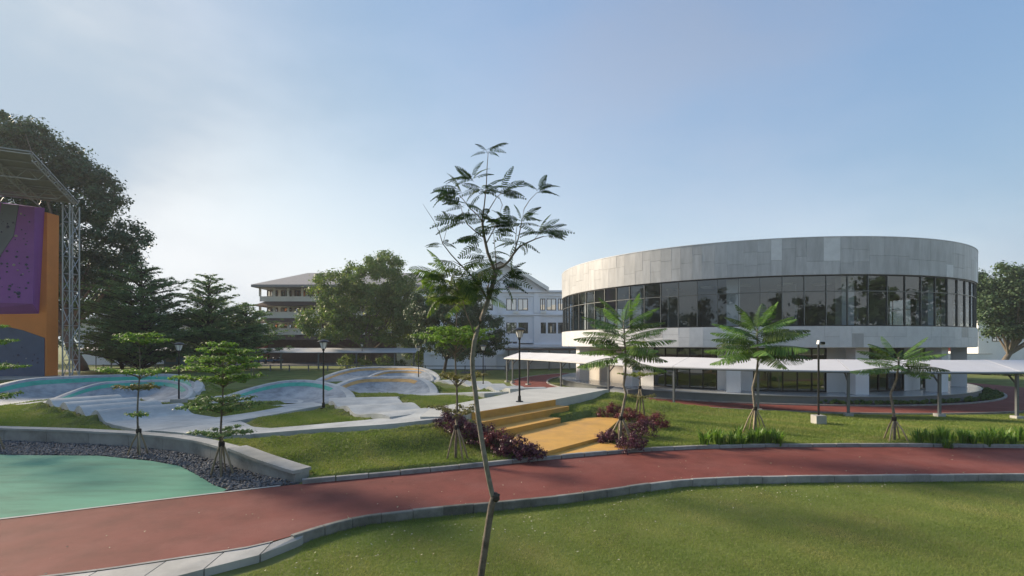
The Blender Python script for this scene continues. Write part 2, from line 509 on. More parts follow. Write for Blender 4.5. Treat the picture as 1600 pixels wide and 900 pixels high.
def ribbon_mesh(pts, wl, wr, prof=None, skirt=.4, bump=None, nu=6):
    """a swept strip; pts [(x,y,z)], left/right widths; returns MB"""
    P = [Vector(p) for p in pts]
    # resample
    d = [0]
    for a, b in zip(P[:-1], P[1:]): d.append(d[-1] + (b - a).length)
    n = max(4, int(d[-1] / .35))
    ss = np.linspace(0, d[-1], n + 1)
    arr = np.array([tuple(p) for p in P])
    Q = np.stack([np.interp(ss, d, arr[:, k]) for k in range(3)], 1)
    ker = np.hanning(9); ker /= ker.sum()
    for k in range(3):
        pad = np.concatenate([2 * Q[0, k] - Q[4:0:-1, k], Q[:, k], 2 * Q[-1, k] - Q[-2:-6:-1, k]])
        Q[:, k] = np.convolve(pad, ker, 'valid')
    WL = np.interp(ss / d[-1], np.linspace(0, 1, len(wl)), wl)
    WR = np.interp(ss / d[-1], np.linspace(0, 1, len(wr)), wr)
    mb = MB(); rows = []
    for i in range(n + 1):
        t = Q[min(i + 1, n)] - Q[max(i - 1, 0)]; t[2] = 0; t = t / np.linalg.norm(t)
        nl = np.array([-t[1], t[0], 0])
        row = []
        us = np.linspace(-1, 1, nu + 1)
        base = Q[i]
        z = base[2] + (bump(ss[i], d[-1]) if bump else 0)
        crow = []
        for u in us:
            p = base + nl * (WL[i] * max(u, 0) + WR[i] * min(u, 0)); p[2] = z + (prof(u, ss[i] / d[-1]) if prof else 0)
            crow.append(tuple(p)); KD.append(tuple(p))
        first = crow[0]; last = crow[-1]
        row = [(first[0], first[1], first[2] - skirt)] + crow + [(last[0], last[1], last[2] - skirt)]
        rows.append(row)
    w = len(rows[0])
    for r_ in rows: mb.v += r_
    for i in range(n):
        for k in range(w - 1):
            mb.f.append((i * w + k, (i + 1) * w + k, (i + 1) * w + k + 1, i * w + k + 1))
    mb.f.append(tuple(range(w))); mb.f.append(tuple(n * w + k for k in range(w))[::-1])
    return mb


def berm(parent, c, rx, ry, a0, a1, wid, z0, H, band, lip=.6, floor=True, name='banked_turn', bu=(.80, .93), ea=.25, eb=.25):
    """a banked turn whose wall rises to the outer rim"""
    n = 56; mb = MB(); bm = MB(); nu = 9
    rows = []; brow = []
    for i in range(n + 1):
        s = i / n; a = R(a0 + (a1 - a0) * s)
        env = min(1, s / (ea * 1.5)) ; env = env * env * (3 - 2 * env); e2 = min(1, (1 - s) / (eb * 1.5)); env *= e2 * e2 * (3 - 2 * e2)
        h = H * env
        row = []
        cosa, sina = math.cos(a), math.sin(a)

        def pt(u, dz=0.0):
            rr = 1 - (1 - u) * wid / rx; ryy = ry - (1 - u) * wid
            return (c[0] + (rx - (1 - u) * wid) * cosa, c[1] + ryy * sina, z0 + h * u ** 1.9 + dz)
        for k in range(nu + 1):
            p = pt(k / nu); row.append(p); KD.append(p)
        for e, dz in ((lip * .5, .02), (lip, -.01)):
            p = (c[0] + (rx + e) * cosa, c[1] + (ry + e) * sina, z0 + h + dz); row.append(p); KD.append(p)
        p = (c[0] + (rx + lip + .12 + h * .7) * cosa, c[1] + (ry + lip + .12 + h * .7) * sina, z0 - .35); row.append(p)
        rows.append(row)
        q0, q1 = pt(bu[0]), pt((bu[0] + bu[1]) / 2); q2 = pt(bu[1])
        lift = lambda q: (q[0] - .012 * cosa, q[1] - .012 * sina, q[2] + .006)
        brow.append([lift(pt(bu[0] + (bu[1] - bu[0]) * t)) for t in (0, .34, .67, 1)])
    w = len(rows[0])
    for r_ in rows: mb.v += r_
    for i in range(n):
        for k in range(w - 1):
            mb.f.append((i * w + k, i * w + k + 1, (i + 1) * w + k + 1, (i + 1) * w + k))
    mb.f.append(tuple(range(w))[::-1]); mb.f.append(tuple(n * w + k for k in range(w)))
    if floor:
        b = len(mb.v)
        mb.v.append((c[0], c[1], z0 + .004)); KD.append((c[0], c[1], z0))
        for i in range(n): mb.f.append((b, i * w, (i + 1) * w))
        for i in range(0, n, 3):
            for q in (.3, .65):
                KD.append((c[0] + (rows[i][0][0] - c[0]) * q, c[1] + (rows[i][0][1] - c[1]) * q, z0))
    o = obj(name, mb, MT['pump'], parent, smooth=True, auto=40)
    o.data.materials.append(MT['bowl'])
    o.data.polygons.foreach_set('material_index', [1 if (i < n * (w - 1) and 1 <= i % (w - 1) < nu) or i >= n * (w - 1) + 2 else 0 for i in range(len(o.data.polygons))])
    if band:
        i0, i1 = band[1], band[2]
        sel = brow[int(n * i0):int(n * i1) + 1]
        for r_ in sel: bm.v += r_
        for i in range(len(sel) - 1):
            for k in range(3):
                bm.f.append((i * 4 + k, i * 4 + k + 1, (i + 1) * 4 + k + 1, (i + 1) * 4 + k))
        obj('painted_band', bm, MT[band[0]], o, smooth=True)
    return o


pump = thing('pump_track', (-14, 32, 0), 'pale concrete pump track with rollers and banked turns among the grass', 'pump track')
berm(pump, (-30.8, 36.0), 6.6, 8.6, 205, -12, 3.0, .22, 1.42, ('green_paint', .03, .8), ea=.16, eb=.3)
berm(pump, (-27.2, 35.0), 3.9, 5.2, 200, -8, 2.4, .30, 1.15, ('green_paint', .05, .75), lip=.3, ea=.2, eb=.35)
berm(pump, (-15.7, 34.6), 4.2, 5.0, 195, -6, 3.2, .30, 1.18, ('green_paint', .02, .70), ea=.3, eb=.35)
berm(pump, (-10.4, 40.2), 3.9, 3.7, 198, -14, 2.9, .34, 1.12, ('orange_paint', .10, .72))
berm(pump, (-15.0, 57.5), 6.2, 7.2, 198, -10, 3.2, .20, 1.2, ('orange_paint', .06, .8))
berm(pump, (-12.6, 56.5), 3.6, 4.6, 196, -8, 2.4, .24, .9, ('orange_paint', .06, .7), lip=.3)
# rollers from the left turn down towards the low wall
obj('roller_run', ribbon_mesh([(-29.2, 34.3, .34), (-25.5, 31.6, .36), (-21.5, 28.6, .40), (-17.5, 25.6, .42), (-15.2, 23.9, .45)], [1.9, 1.9, 2.1, 2.3], [1.7, 1.7, 1.8, 1.7],
                              bump=lambda s, T: .25 * (1 - math.cos(2 * math.pi * min(s, 12.8) / 3.2))), MT['pump'], pump, smooth=True, auto=50)
obj('turn_pad', ribbon_mesh([(-18.6, 26.0, .41), (-15.0, 24.0, .44), (-12.4, 21.9, .55), (-10.3, 21.2, .66)], [1.6, 2.4, 1.6, .8], [1.5, 1.7, 1.1, .7]), MT['pump'], pump, smooth=True, auto=50)
obj('front_path', ribbon_mesh([(-11.2, 21.3, .60), (-9.3, 21.4, .74), (-7.4, 21.4, .90), (-5.2, 21.7, 1.02), (-3.5, 22.4, 1.16), (-2.2, 24.4, 1.19)], [.7, .75, .9, 1.5, 1.6], [.6, .65, .8, 1.0, 1.0], skirt=.5), MT['pump'], pump, smooth=True, auto=50)
obj('connector_path', ribbon_mesh([(-15.0, 25.4, .43), (-13.2, 27.2, .6), (-12.3, 29.6, .66), (-12.6, 31.8, .46), (-14.5, 33.8, .33)], [1.2, .9, .9, 1.4], [1.1, .8, .9, 1.4]), MT['pump'], pump, smooth=True, auto=50)
obj('back_path', ribbon_mesh([(-24.2, 36.2, .34), (-22.2, 36.6, .42), (-20.4, 36.4, .62), (-19.6, 35.2, .62)], [.9, .8, .7], [.9, .8, .7]), MT['pump'], pump, smooth=True, auto=50)
obj('broad_slab', ribbon_mesh([(-10.2, 36.2, .45), (-9.5, 32.6, .72), (-8.0, 28.6, .92), (-6.2, 25.0, 1.02), (-4.4, 23.2, 1.1)], [2.2, 2.0, 2.1, 2.0], [2.6, 1.9, 1.4, 1.3],
                              bump=lambda s, T: .10 * math.sin(s * 1.5)), MT['pump'], pump, smooth=True, auto=50)
obj('wave_path', ribbon_mesh([(-7.2, 55.2, .3), (-4.6, 52.0, .4), (-2.6, 47.6, .55), (-1.3, 43.0, .62), (.2, 38.2, .95), (1.2, 35.2, 1.12)], [1.4, 1.3, 1.2, 1.3], [1.4, 1.3, 1.3, 1.4],
                             bump=lambda s, T: .16 * math.sin(s * 1.25)), MT['pump'], pump, smooth=True, auto=50)
obj('lower_path', ribbon_mesh([(-7.6, 40.0, .36), (-5.4, 38.6, .5), (-3.0, 36.2, .85), (-1.0, 33.6, 1.1)], [1.1, 1.0, 1.0], [1.1, 1.0, 1.0]), MT['pump'], pump, smooth=True, auto=50)
NKP = len(KD)
# deck and yellow steps
deck_poly = [(-3.9, 21.75), (-3.0, 21.75), (-1.7, 23.2), (2.4, 28.5), (6.6, 34.9), (3.4, 37.0), (.9, 34.6), (-.8, 30.6), (-2.6, 27.0), (-3.9, 24.6)]
DZ = 1.2
deck = thing('concrete_deck', (1, 29, 0), 'flat pale concrete deck above the yellow steps', 'deck')
obj('deck_slab', MB().prism(deck_poly, .35, DZ), MT['deck'], deck)
steps = thing('yellow_steps', (2.5, 23.5, 0), 'yellow painted concrete steps and ramp leading down from the deck', 'steps')
e0 = np.array([-1.7, 23.2]); e1 = np.array([2.4, 28.5])
ed = (e1 - e0) / np.linalg.norm(e1 - e0); en = np.array([ed[1], -ed[0]])
# riser facing under the deck edge
def steppoly(a, b, d0, d1):
    p = [e0 + ed * a + en * d0, e0 + ed * a + en * d1, e0 + ed * b + en * d1, e0 + ed * b + en * d0]
    return [tuple(q) for q in p]
LEN = float(np.linalg.norm(e1 - e0))
obj('top_riser', MB().prism(steppoly(-.2, LEN - .02, .004, .05), .3, DZ - .006), MT['yellow'], steps)
obj('tread', MB().prism(steppoly(-.6, LEN + .15, .05, .82), .2, .87), MT['yellow'], steps)
obj('tread', MB().prism(steppoly(-.9, LEN - 2.2, .824, 1.75), .1, .57), MT['yellow'], steps)
land = [(-.1, 19.9), (1.05, 18.85), (3.75, 22.0), (6.0, 27.9), (4.0, 27.5), (2.7, 25.9), (.2, 22.9)]
obj('landing', MB().prism(land, -.1, [.30, .27, .27, .32, .33, .33, .32]), MT['yellow'], steps)
bot = [(1.1, 18.8), (1.3, 18.98), (4.35, 20.12), (4.9, 20.75), (3.80, 22.0)]
obj('bottom_pad', MB().prism([(1.09, 18.93), (1.35, 19.05), (4.5, 20.27), (4.75, 20.6), (3.79, 21.97)], -.12, .13), MT['yellow'], steps)
for p in deck_poly: KD.append((p[0], p[1], DZ))
def inpoly(x, y, poly):
    x = np.asarray(x); y = np.asarray(y)
    c = np.zeros(x.shape, bool); n = len(poly); j = n - 1
    for i in range(n):
        xi, yi = poly[i][:2]; xj, yj = poly[j][:2]
        t = ((yi > y) != (yj > y)) & (x < (xj - xi) * (y - yi) / (yj - yi + 1e-12) + xi)
        c ^= t; j = i
    return c


for poly, z in ((deck_poly, DZ), (steppoly(-.2, LEN + .15, .05, .82), .87), (steppoly(-.3, LEN - 2.2, .824, 1.75), .57), (land, .28), ([(1.09, 18.93), (4.5, 20.27), (4.75, 20.6), (3.79, 21.97)], .13)):
    xs = [p[0] for p in poly]; ys = [p[1] for p in poly]
    gx, gy = np.meshgrid(np.arange(min(xs), max(xs), .3), np.arange(min(ys), max(ys), .3))
    m_ = inpoly(gx, gy, poly)
    KD += [(float(a), float(b), z) for a, b in zip(gx[m_], gy[m_])]

kd = kdtree.KDTree(len(KD))
for i, p in enumerate(KD): kd.insert((p[0], p[1], 0), i)
kd.balance()

# ------------------------------------------------------------------ ground
CP = [(-6.5, 17.0, .12), (-4.2, 17.6, .2), (-1.1, 18.5, .13), (-2.8, 18.4, .18), (-7.4, 20.4, .72), (-5, 20.4, .78), (-3.4, 21.0, .85), (-2.2, 22.0, .9), (-9.3, 20.4, .55), (-8.6, 18.7, .42),
      (-1.2, 21.8, .72), (-.4, 20.3, .35), (.6, 19.3, .14), (-10.6, 20.3, .5), (-12, 20.8, .46), (-14, 22.2, .42), (-16, 22.8, .36), (-20, 24, .3), (-22, 26, .3), (-25, 24, .25),
      (-28, 28, .22), (-33, 28, .1), (-40, 30, .1), (-40, 40, .2), (-26, 31, .35), (-22, 28, .35), (-21, 31, .5), (-22, 34, .42), (-18, 30, .5), (-11.3, 26.5, .62), (-10.2, 29, .45), (-9.0, 24.3, .74), (-7.8, 23.2, .88),
      (-5.5, 31, .95), (-3.6, 30, .95), (-4.5, 34, .72), (-7, 36.5, .5), (-1.5, 36, .8), (2.9, 27.4, .62), (4.2, 29.0, .78), (5.2, 28.4, .38), (6.0, 31.5, .8), (6.9, 34.2, 1.0), (4.6, 36.8, 1.0), (7.6, 31.5, .45), (8.5, 33.5, .35), (5.5, 38.6, .4), (2, 38.5, .55),
      (6.3, 25.0, .14), (4.8, 22.0, .1), (9.5, 28.5, .1), (10, 31, .06), (10, 24, .1), (14, 26, .14), (18, 25, .16), (24, 25, .14), (30, 25, .1), (14, 22.2, .1), (20, 22.2, .1), (28, 21.4, .1), (9, 22, .1),
      (6, 41, 0), (3, 46, 0), (-4, 44, .25), (-2, 55, 0), (-8, 48, .3), (-14, 46, .25), (-22, 46, .15), (-30, 50, .2), (-45, 50, .3), (-20, 66, .05), (-5, 66, 0), (-35, 66, .1), (12, 30, 0), (20, 29, 0.02), (30, 29, 0),
      (40, 30, 0), (50, 30, 0), (-55, 60, .3), (-60, 40, .2), (-50, 28, .1)]
CPA = np.array(CP)


def mound(x, y):
    x = np.asarray(x, float); y = np.asarray(y, float)
    num = np.zeros_like(x); den = np.zeros_like(x)
    for (cx, cy, cz) in CPA:
        w = 1.0 / ((x - cx) ** 2 + (y - cy) ** 2 + .25) ** 1.7
        num += w * cz; den += w
    return num / den


xs = np.concatenate([[-3000, -1200, -500, -250, -150, -100, -80], np.arange(-70, -34, 1.5), np.arange(-34, 12, .35), np.arange(12, 40, .7), np.arange(40, 62, 2.0), [70, 85, 110, 160, 260, 500, 1200, 3000]])
RA = 24; RC_y = np.concatenate([np.arange(0, 12, .3), np.arange(12, 30, .5), np.arange(30, 50, 1.0), np.array([52, 56, 62, 70, 80, 100, 140, 220, 400, 900, 2500, 5000])])
cols = []
nrow = None
for x in xs:
    xc = min(max(x, -60), 60)
    n_, f_ = float(yn(xc)), float(yf(xc))
    a = np.concatenate([[-400, -120, -40], np.linspace(min(-12, n_ - 6), n_ - .12, RA)])
    b = [n_ + .08, n_ + .9, f_ - .6, f_ - .06, f_ + .12]
    c_ = f_ + .3 + RC_y
    cols.append(np.concatenate([a, b, c_]))
GY = np.array(cols); GX = np.repeat(xs[:, None], GY.shape[1], 1)
na = 3 + RA
GZ = np.zeros_like(GY)
GZ[:, :na] = -.21
GZ[:, na:na + 2] = [-.21, -.12]; GZ[:, na + 2] = -.12; GZ[:, na + 3] = -.12; GZ[:, na + 4] = .07
sub = GZ[:, na + 5:]; sx = GX[:, na + 5:]; sy = GY[:, na + 5:]
mz = mound(np.clip(sx, -60, 60), np.clip(sy, -10, 70))
fade = np.clip((85 - np.hypot(sx, sy - 30)) / 25, 0, 1)
sub[:] = mz * fade
# court and gravel basin on the left
court_in = (sx < -6.6) & (sy < yw(sx) + .5)
sub[court_in] = -.12
lft = GX[:, na + 4] < -6.4
GZ[lft, na + 4] = -.12
# grassy banks against the sides of the concrete
kp = kdtree.KDTree(NKP)
for i in range(NKP): kp.insert((KD[i][0], KD[i][1], 0), i)
kp.balance()
for i in range(sub.shape[0]):
    if xs[i] < -42 or xs[i] > 6: continue
    for j in range(sub.shape[1]):
        if sy[i, j] > 70 or sy[i, j] < 15 or sub[i, j] < -.05: continue
        co, idx, dd = kp.find((sx[i, j], sy[i, j], 0))
        if .2 < dd < 2.2:
            sub[i, j] = max(sub[i, j], min(KD[idx][2] - .07 - (dd - .25) * .62, 1.1))
# press the ground under everything laid on it
for i in range(sub.shape[0]):
    if xs[i] < -42 or xs[i] > 12: continue
    for j in range(sub.shape[1]):
        if sy[i, j] > 72 or sy[i, j] < 15: continue
        for (co, idx, dd) in kd.find_n((sx[i, j], sy[i, j], 0), 3):
            if dd < .42:
                sub[i, j] = min(sub[i, j], KD[idx][2] - (.16 if dd < .3 else .08))
# ring of the loop track and the building
rr = np.hypot(sx - BC[0], sy - BC[1])
sub[rr < 26] = np.minimum(sub[rr < 26], -.02)
sub[rr < 25.2] = -.06
ng = GY.shape[1]
V = np.stack([GX, GY, GZ], -1).reshape(-1, 3)
ii, jj = np.meshgrid(np.arange(len(xs) - 1), np.arange(ng - 1), indexing='ij')
q = (ii * ng + jj).ravel()
Q = np.stack([q, q + ng, q + ng + 1, q + 1], 1)
ground = npmesh('ground', V, Q, MT['grass_soil'], smooth=True)
tag(ground, 'green mown lawn rolling over low mounds', 'lawn', kind='structure')


def ground_z(x, y):
    i = int(np.clip(np.searchsorted(xs, x) - 1, 0, len(xs) - 2))
    t = (x - xs[i]) / (xs[i + 1] - xs[i])
    za = np.interp(y, GY[i], GZ[i]); zb = np.interp(y, GY[i + 1], GZ[i + 1])
    return float(za * (1 - t) + zb * t)


# ------------------------------------------------------------------ near red track, kerbs, apron, court, gravel
def strip(xs_, y0, y1, z):
    v = []; f = []
    for x in xs_: v += [(x, float(y0(x)), z), (x, float(y1(x)), z)]
    n = len(xs_)
    f = [(2 * i, 2 * i + 2, 2 * i + 3, 2 * i + 1) for i in range(n - 1)]
    m = MB(); m.v = v; m.f = f
    return m


tag(obj('running_track', strip(np.arange(-45, 46, .4), yn, yf, 0.0), MT['track'], smooth=True), 'red rubber running track curving across the foreground', 'running track', kind='structure')


def kerb_stone_run(parent, fx, x0, x1, step, off0, off1, z0, z1, gap=.012, m='kerb'):
    """stones along the curve y = fx(x), between two offsets along the curve's normal"""
    x = x0
    k = 0
    while x < x1:
        sl_ = (float(fx(x + .1)) - float(fx(x))) / .1
        xe = x + step / math.sqrt(1 + sl_ * sl_)
        mb = MB(); pts = []
        g = gap * (.6 + rnd.random())
        jz = rnd.uniform(-.008, .008); jo = rnd.uniform(-.008, .008)
        for xx in (x + g, (x + xe) / 2, xe - g):
            s2 = (float(fx(xx + .05)) - float(fx(xx - .05))) / .1
            nn = Vector((-s2, 1, 0)).normalized()
            pts.append((Vector((xx, float(fx(xx)), 0)), nn))
        lo = [p + n_ * (off0 + jo) for p, n_ in pts]; hi = [p + n_ * (off1 + jo) for p, n_ in pts]
        ch = .018
        top = z1 + jz
        prof = []
        sec = []
        for a_, b_ in zip(lo, hi):
            d_ = (b_ - a_).normalized()
            sec.append([(a_.x, a_.y, z0), (a_.x, a_.y, top - ch), (a_.x + d_.x * ch, a_.y + d_.y * ch, top), (b_.x - d_.x * ch, b_.y - d_.y * ch, top), (b_.x, b_.y, top - ch), (b_.x, b_.y, z0)])
        for s_ in sec: mb.v += s_
        for i in range(2):
            for q_ in range(5):
                mb.f.append((i * 6 + q_, (i + 1) * 6 + q_, (i + 1) * 6 + q_ + 1, i * 6 + q_ + 1))
        mb.f.append(tuple(range(6))); mb.f.append(tuple(12 + i for i in range(6))[::-1])
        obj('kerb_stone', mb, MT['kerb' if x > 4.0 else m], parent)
        x = xe; k += 1


nk = tag(empty('kerb', (0, 14, 0)), 'grey stone kerb between the near lawn and the red track', 'kerb', kind='structure')
kerb_stone_run(nk, yn, -4.95, 32, .8, -.13, .02, -.42, .03, gap=.006, m='kerb_dark')  # left stones get the darker tone that stands in for shade
fk = tag(empty('kerb', (0, 18, 0)), 'grey stone kerb on the far side of the red track', 'kerb', kind='structure')
kerb_stone_run(fk, yf, -6.45, 36, 1.0, -.04, .14, -.2, .13)
# low concrete edge of the court
tag(obj('court_edging', strip(np.arange(-45, -6.6, .4), lambda x: yf(x) - .02, lambda x: yf(x) + .10, .012), MT['concrete']), 'thin pale concrete edging between green court and red track', 'edging', kind='structure')
tag(obj('track_edging', strip(np.arange(-30, -4.9, .4), lambda x: yn(x) - .06, lambda x: yn(x) + .03, .008), MT['kerb']), 'thin dark edging between red track and pale apron', 'edging', kind='structure')
# pale concrete apron in the lower left corner
apr = tag(empty('apron', (-7, 9, 0)), 'pale concrete apron slabs sloping off the red track', 'apron', kind='structure')
ax = [-13.2, -11.4, -10.1, -8.9, -7.85, -6.85, -5.95, -5.2, -4.7]
def apl(x): return float(np.interp(x, [-14, -9, -6.6, -5.2, -4.7], [3.2, 7.0, 9.3, 10.55, 11.45]))
for i in range(len(ax) - 1):
    a_, b_ = ax[i] + .012, ax[i + 1] - .012
    ya0, ya1, yb0, yb1 = apl(a_), float(yn(a_)) - .07, apl(b_), float(yn(b_)) - .07
    obj('apron_slab', MB().prism([(a_, ya0), (b_, yb0), (b_, yb1), (a_, ya1)], -.4, [-.05, -.05, -.004, -.004]), MT['concrete'], apr)
# lip of the apron joining the kerb
mbk = MB()
pts = [(-13.2, apl(-13.2)), (-9, apl(-9) - .02), (-6.6, apl(-6.6) - .03), (-5.2, apl(-5.2) - .04), (-4.8, 11.15)]
for a_, b_ in zip(pts[:-1], pts[1:]):
    pass
# green court
cy_edge = [(-45, 23.3), (-30, 22.0), (-19.4, 19.75), (-15.9, 19.66), (-13.2, 18.75), (-11.7, 18.0), (-10.4, 16.85), (-9.0, 15.5), (-8.2, 14.95)]
court_y = lambda x: np.maximum(np.interp(x, [t[0] for t in cy_edge], [t[1] for t in cy_edge]), yf(x) + .1)
CXS = np.arange(-45, -8.19, .3)
tag(obj('sports_court', strip(CXS, lambda x: yf(x) + .10, court_y, .004), MT['court']), 'green painted sports court beside the red track', 'court', kind='structure')
GXS = np.concatenate([np.arange(-45, -8.2, .3), np.arange(-8.2, -6.5, .15)])
tag(obj('gravel_bed', strip(GXS, lambda x: np.where(x < -8.2, court_y(x), yf(x) + .1) - .02, lambda x: yw(x) + .05, -.03), MT['gravel_bed']), 'dark bed beneath the grey pebbles', 'gravel', kind='structure')
# pebbles
def pebbles():
    V = []; Q = []; n = 0
    base = np.array([(1, 0, 0), (-1, 0, 0), (0, 1, 0), (0, -1, 0), (0, 0, 1), (0, 0, -1)], float)
    faces = np.array([(0, 2, 4), (2, 1, 4), (1, 3, 4), (3, 0, 4), (2, 0, 5), (1, 2, 5), (3, 1, 5), (0, 3, 5)])
    cnt = 0
    P = []
    while cnt < 9000:
        x = nrg.uniform(-30, -6.6); 
        y0 = float(court_y(x)) if x < -8.2 else float(yf(x)) + .12
        y1 = float(yw(x)) - .12
        if y1 <= y0 + .02: continue
        if nrg.random() > (y1 - y0) / 3.2: continue
        P.append((x, nrg.uniform(y0 + .02, y1), nrg.uniform(-.02, .03))); cnt += 1
    P = np.array(P)
    for i, p in enumerate(P):
        s = nrg.uniform(.035, .085); a = nrg.uniform(0, 6.28)
        d = base * np.array([s, s * nrg.uniform(.5, .9), s * nrg.uniform(.4, .7)])
        c, sn = math.cos(a), math.sin(a)
        d = np.stack([d[:, 0] * c - d[:, 1] * sn, d[:, 0] * sn + d[:, 1] * c, d[:, 2] + nrg.uniform(-.2, .2) * d[:, 0]], 1)
        V.append(d + p); Q.append(faces + 6 * i)
    return np.concatenate(V), np.concatenate(Q)


pv, pq = pebbles()
tag(npmesh('pebbles', pv, pq, MT['pebble'], smooth=False), 'loose dark grey pebbles between court and low wall', 'pebbles', kind='stuff')

# low retaining wall round the court
rw = thing('retaining_wall', (-15, 21, 0), 'low curved concrete seat wall behind the pebble bed', 'wall')
wxs = [-33, -30.4, -27.6, -25.0, -22.6, -20.4, -18.2, -16.1, -14.2, -12.6, -11.3, -10.05]
def wallseg(pts, z0, z1, w, ov=0):
    mb = MB(); lo = []; hi = []
    for i, p in enumerate(pts):
        t = Vector(pts[min(i + 1, len(pts) - 1)]) - Vector(pts[max(i - 1, 0)]); t = Vector((t[0], t[1], 0)).normalized()
        nn = Vector((-t.y, t.x, 0))
        lo.append(Vector((p[0], p[1], 0)) - nn * ov); hi.append(Vector((p[0], p[1], 0)) + nn * (w + ov))
    n = len(pts)
    for i in range(n):
        zz0 = z0[i] if isinstance(z0, list) else z0; zz1 = z1[i] if isinstance(z1, list) else z1
        for v_, z_ in ((lo[i], zz0), (lo[i], zz1), (hi[i], zz1), (hi[i], zz0)): mb.v.append((v_.x, v_.y, z_))
    for i in range(n - 1):
        for k in range(4):
            k2 = (k + 1) % 4
            mb.f.append((i * 4 + k, (i + 1) * 4 + k, (i + 1) * 4 + k2, i * 4 + k2))
    mb.f.append((0, 1, 2, 3)); mb.f.append(tuple((n - 1) * 4 + k for k in (3, 2, 1, 0)))
    return mb


for a_, b_ in zip(wxs[:-1], wxs[1:]):
    pts = [(x, float(yw(x))) for x in np.linspace(a_ + .008, b_ - .008, 4)]
    obj('wall_segment', wallseg(pts, -.2, .46, .42), MT['wall_concrete'], rw)
    obj('coping', wallseg(pts, .462, .55, .42, .05), MT['concrete'], rw)
pts = [(x, float(yw(x))) for x in np.linspace(-10.04, -6.75, 7)]
pts = [(p[0], p[1]) for p in pts]
obj('wall_segment', wallseg(pts, -.2, [.50, .47, .43, .39, .34, .29, .25], .5), MT['wall_concrete'], rw)
obj('coping', wallseg(pts, [.502, .472, .432, .392, .342, .292, .252], [.60, .57, .53, .49, .44, .39, .35], .5, .08), MT['concrete'], rw)

# loop track round the building
def ring(r0, r1, z0, z1, a0=0, a1=360, n=160, c=BC, f0=None, f1=None, bottom=True):
    mb = MB(); full = abs(a1 - a0) >= 360
    m = n if full else n + 1
    for i in range(m):
        a = R(a0 + (a1 - a0) * i / n)
        ri = f0(a) if f0 else r0; ro = f1(a) if f1 else r1
        ca, sa = math.cos(a), math.sin(a)
        mb.v += [(c[0] + ri * ca, c[1] + ri * sa, z0), (c[0] + ro * ca, c[1] + ro * sa, z0), (c[0] + ro * ca, c[1] + ro * sa, z1), (c[0] + ri * ca, c[1] + ri * sa, z1)]
    for i in range(n):
        j = (i + 1) % m
        for k in range(4):
            k2 = (k + 1) % 4
            if k == 0 and not bottom: continue
            mb.f.append((i * 4 + k, i * 4 + k2, j * 4 + k2, j * 4 + k))
    if not full:
        mb.f.append((0, 3, 2, 1)); mb.f.append(tuple((m - 1) * 4 + k for k in (0, 1, 2, 3)))
    return mb


def ro_(a):
    d = math.degrees(a) % 360
    d = d - 360 if d > 180 else d
    return 25.0 + 4.5 * math.exp(-((d - 12) / 32) ** 2)
tag(obj('loop_track', ring(21.2, 25, -.05, 0.0, f1=ro_), MT['track']), 'red rubber loop track circling the round building', 'running track', kind='structure')
tag(obj('loop_kerb', ring(25, 25.15, -.1, .07, f0=lambda a: ro_(a) + .01, f1=lambda a: ro_(a) + .18), MT['kerb']), 'pale kerb on the outer edge of the loop track', 'kerb', kind='structure')
tag(obj('loop_kerb', ring(21.02, 21.19, -.1, .09), MT['kerb']), 'pale kerb on the inner edge of the loop track', 'kerb', kind='structure')

# road, car park and bare soil in the distance
tag(obj('service_road', MB().prism([(-110, 79), (-4, 74), (-4, 79), (-110, 86)], -.1, .02), MT['asphalt']), 'dark service road behind the pump track', 'road', kind='structure')
tag(obj('car_park', MB().prism([(-56, 93), (-25, 93), (-40, 175), (-90, 175)], -.1, .03), MT['asphalt']), 'grey asphalt car park before the office block', 'car park', kind='structure')
tag(obj('bare_soil', MB().prism([(-26, 86.8), (6, 80), (6, 84), (-24, 97)], -.1, .015), MT['soil']), 'bare brown soil under the trees', 'soil', kind='structure')

# ------------------------------------------------------------------ round building
rb = thing('round_building', (BC[0], BC[1], 0), 'large round two storey building clad in grey stone with a ribbon of glass', 'building')
pol = lambda r, a, z: (BC[0] + r * math.cos(R(a)), BC[1] + r * math.sin(R(a)), z)
VIS0, VIS1 = 158, 352          # degrees of the wall that can face the photographer


def arcbox(r0, r1, a0, a1, z0, z1, n=1):
    return ring(r0, r1, z0, z1, a0, a1, n)


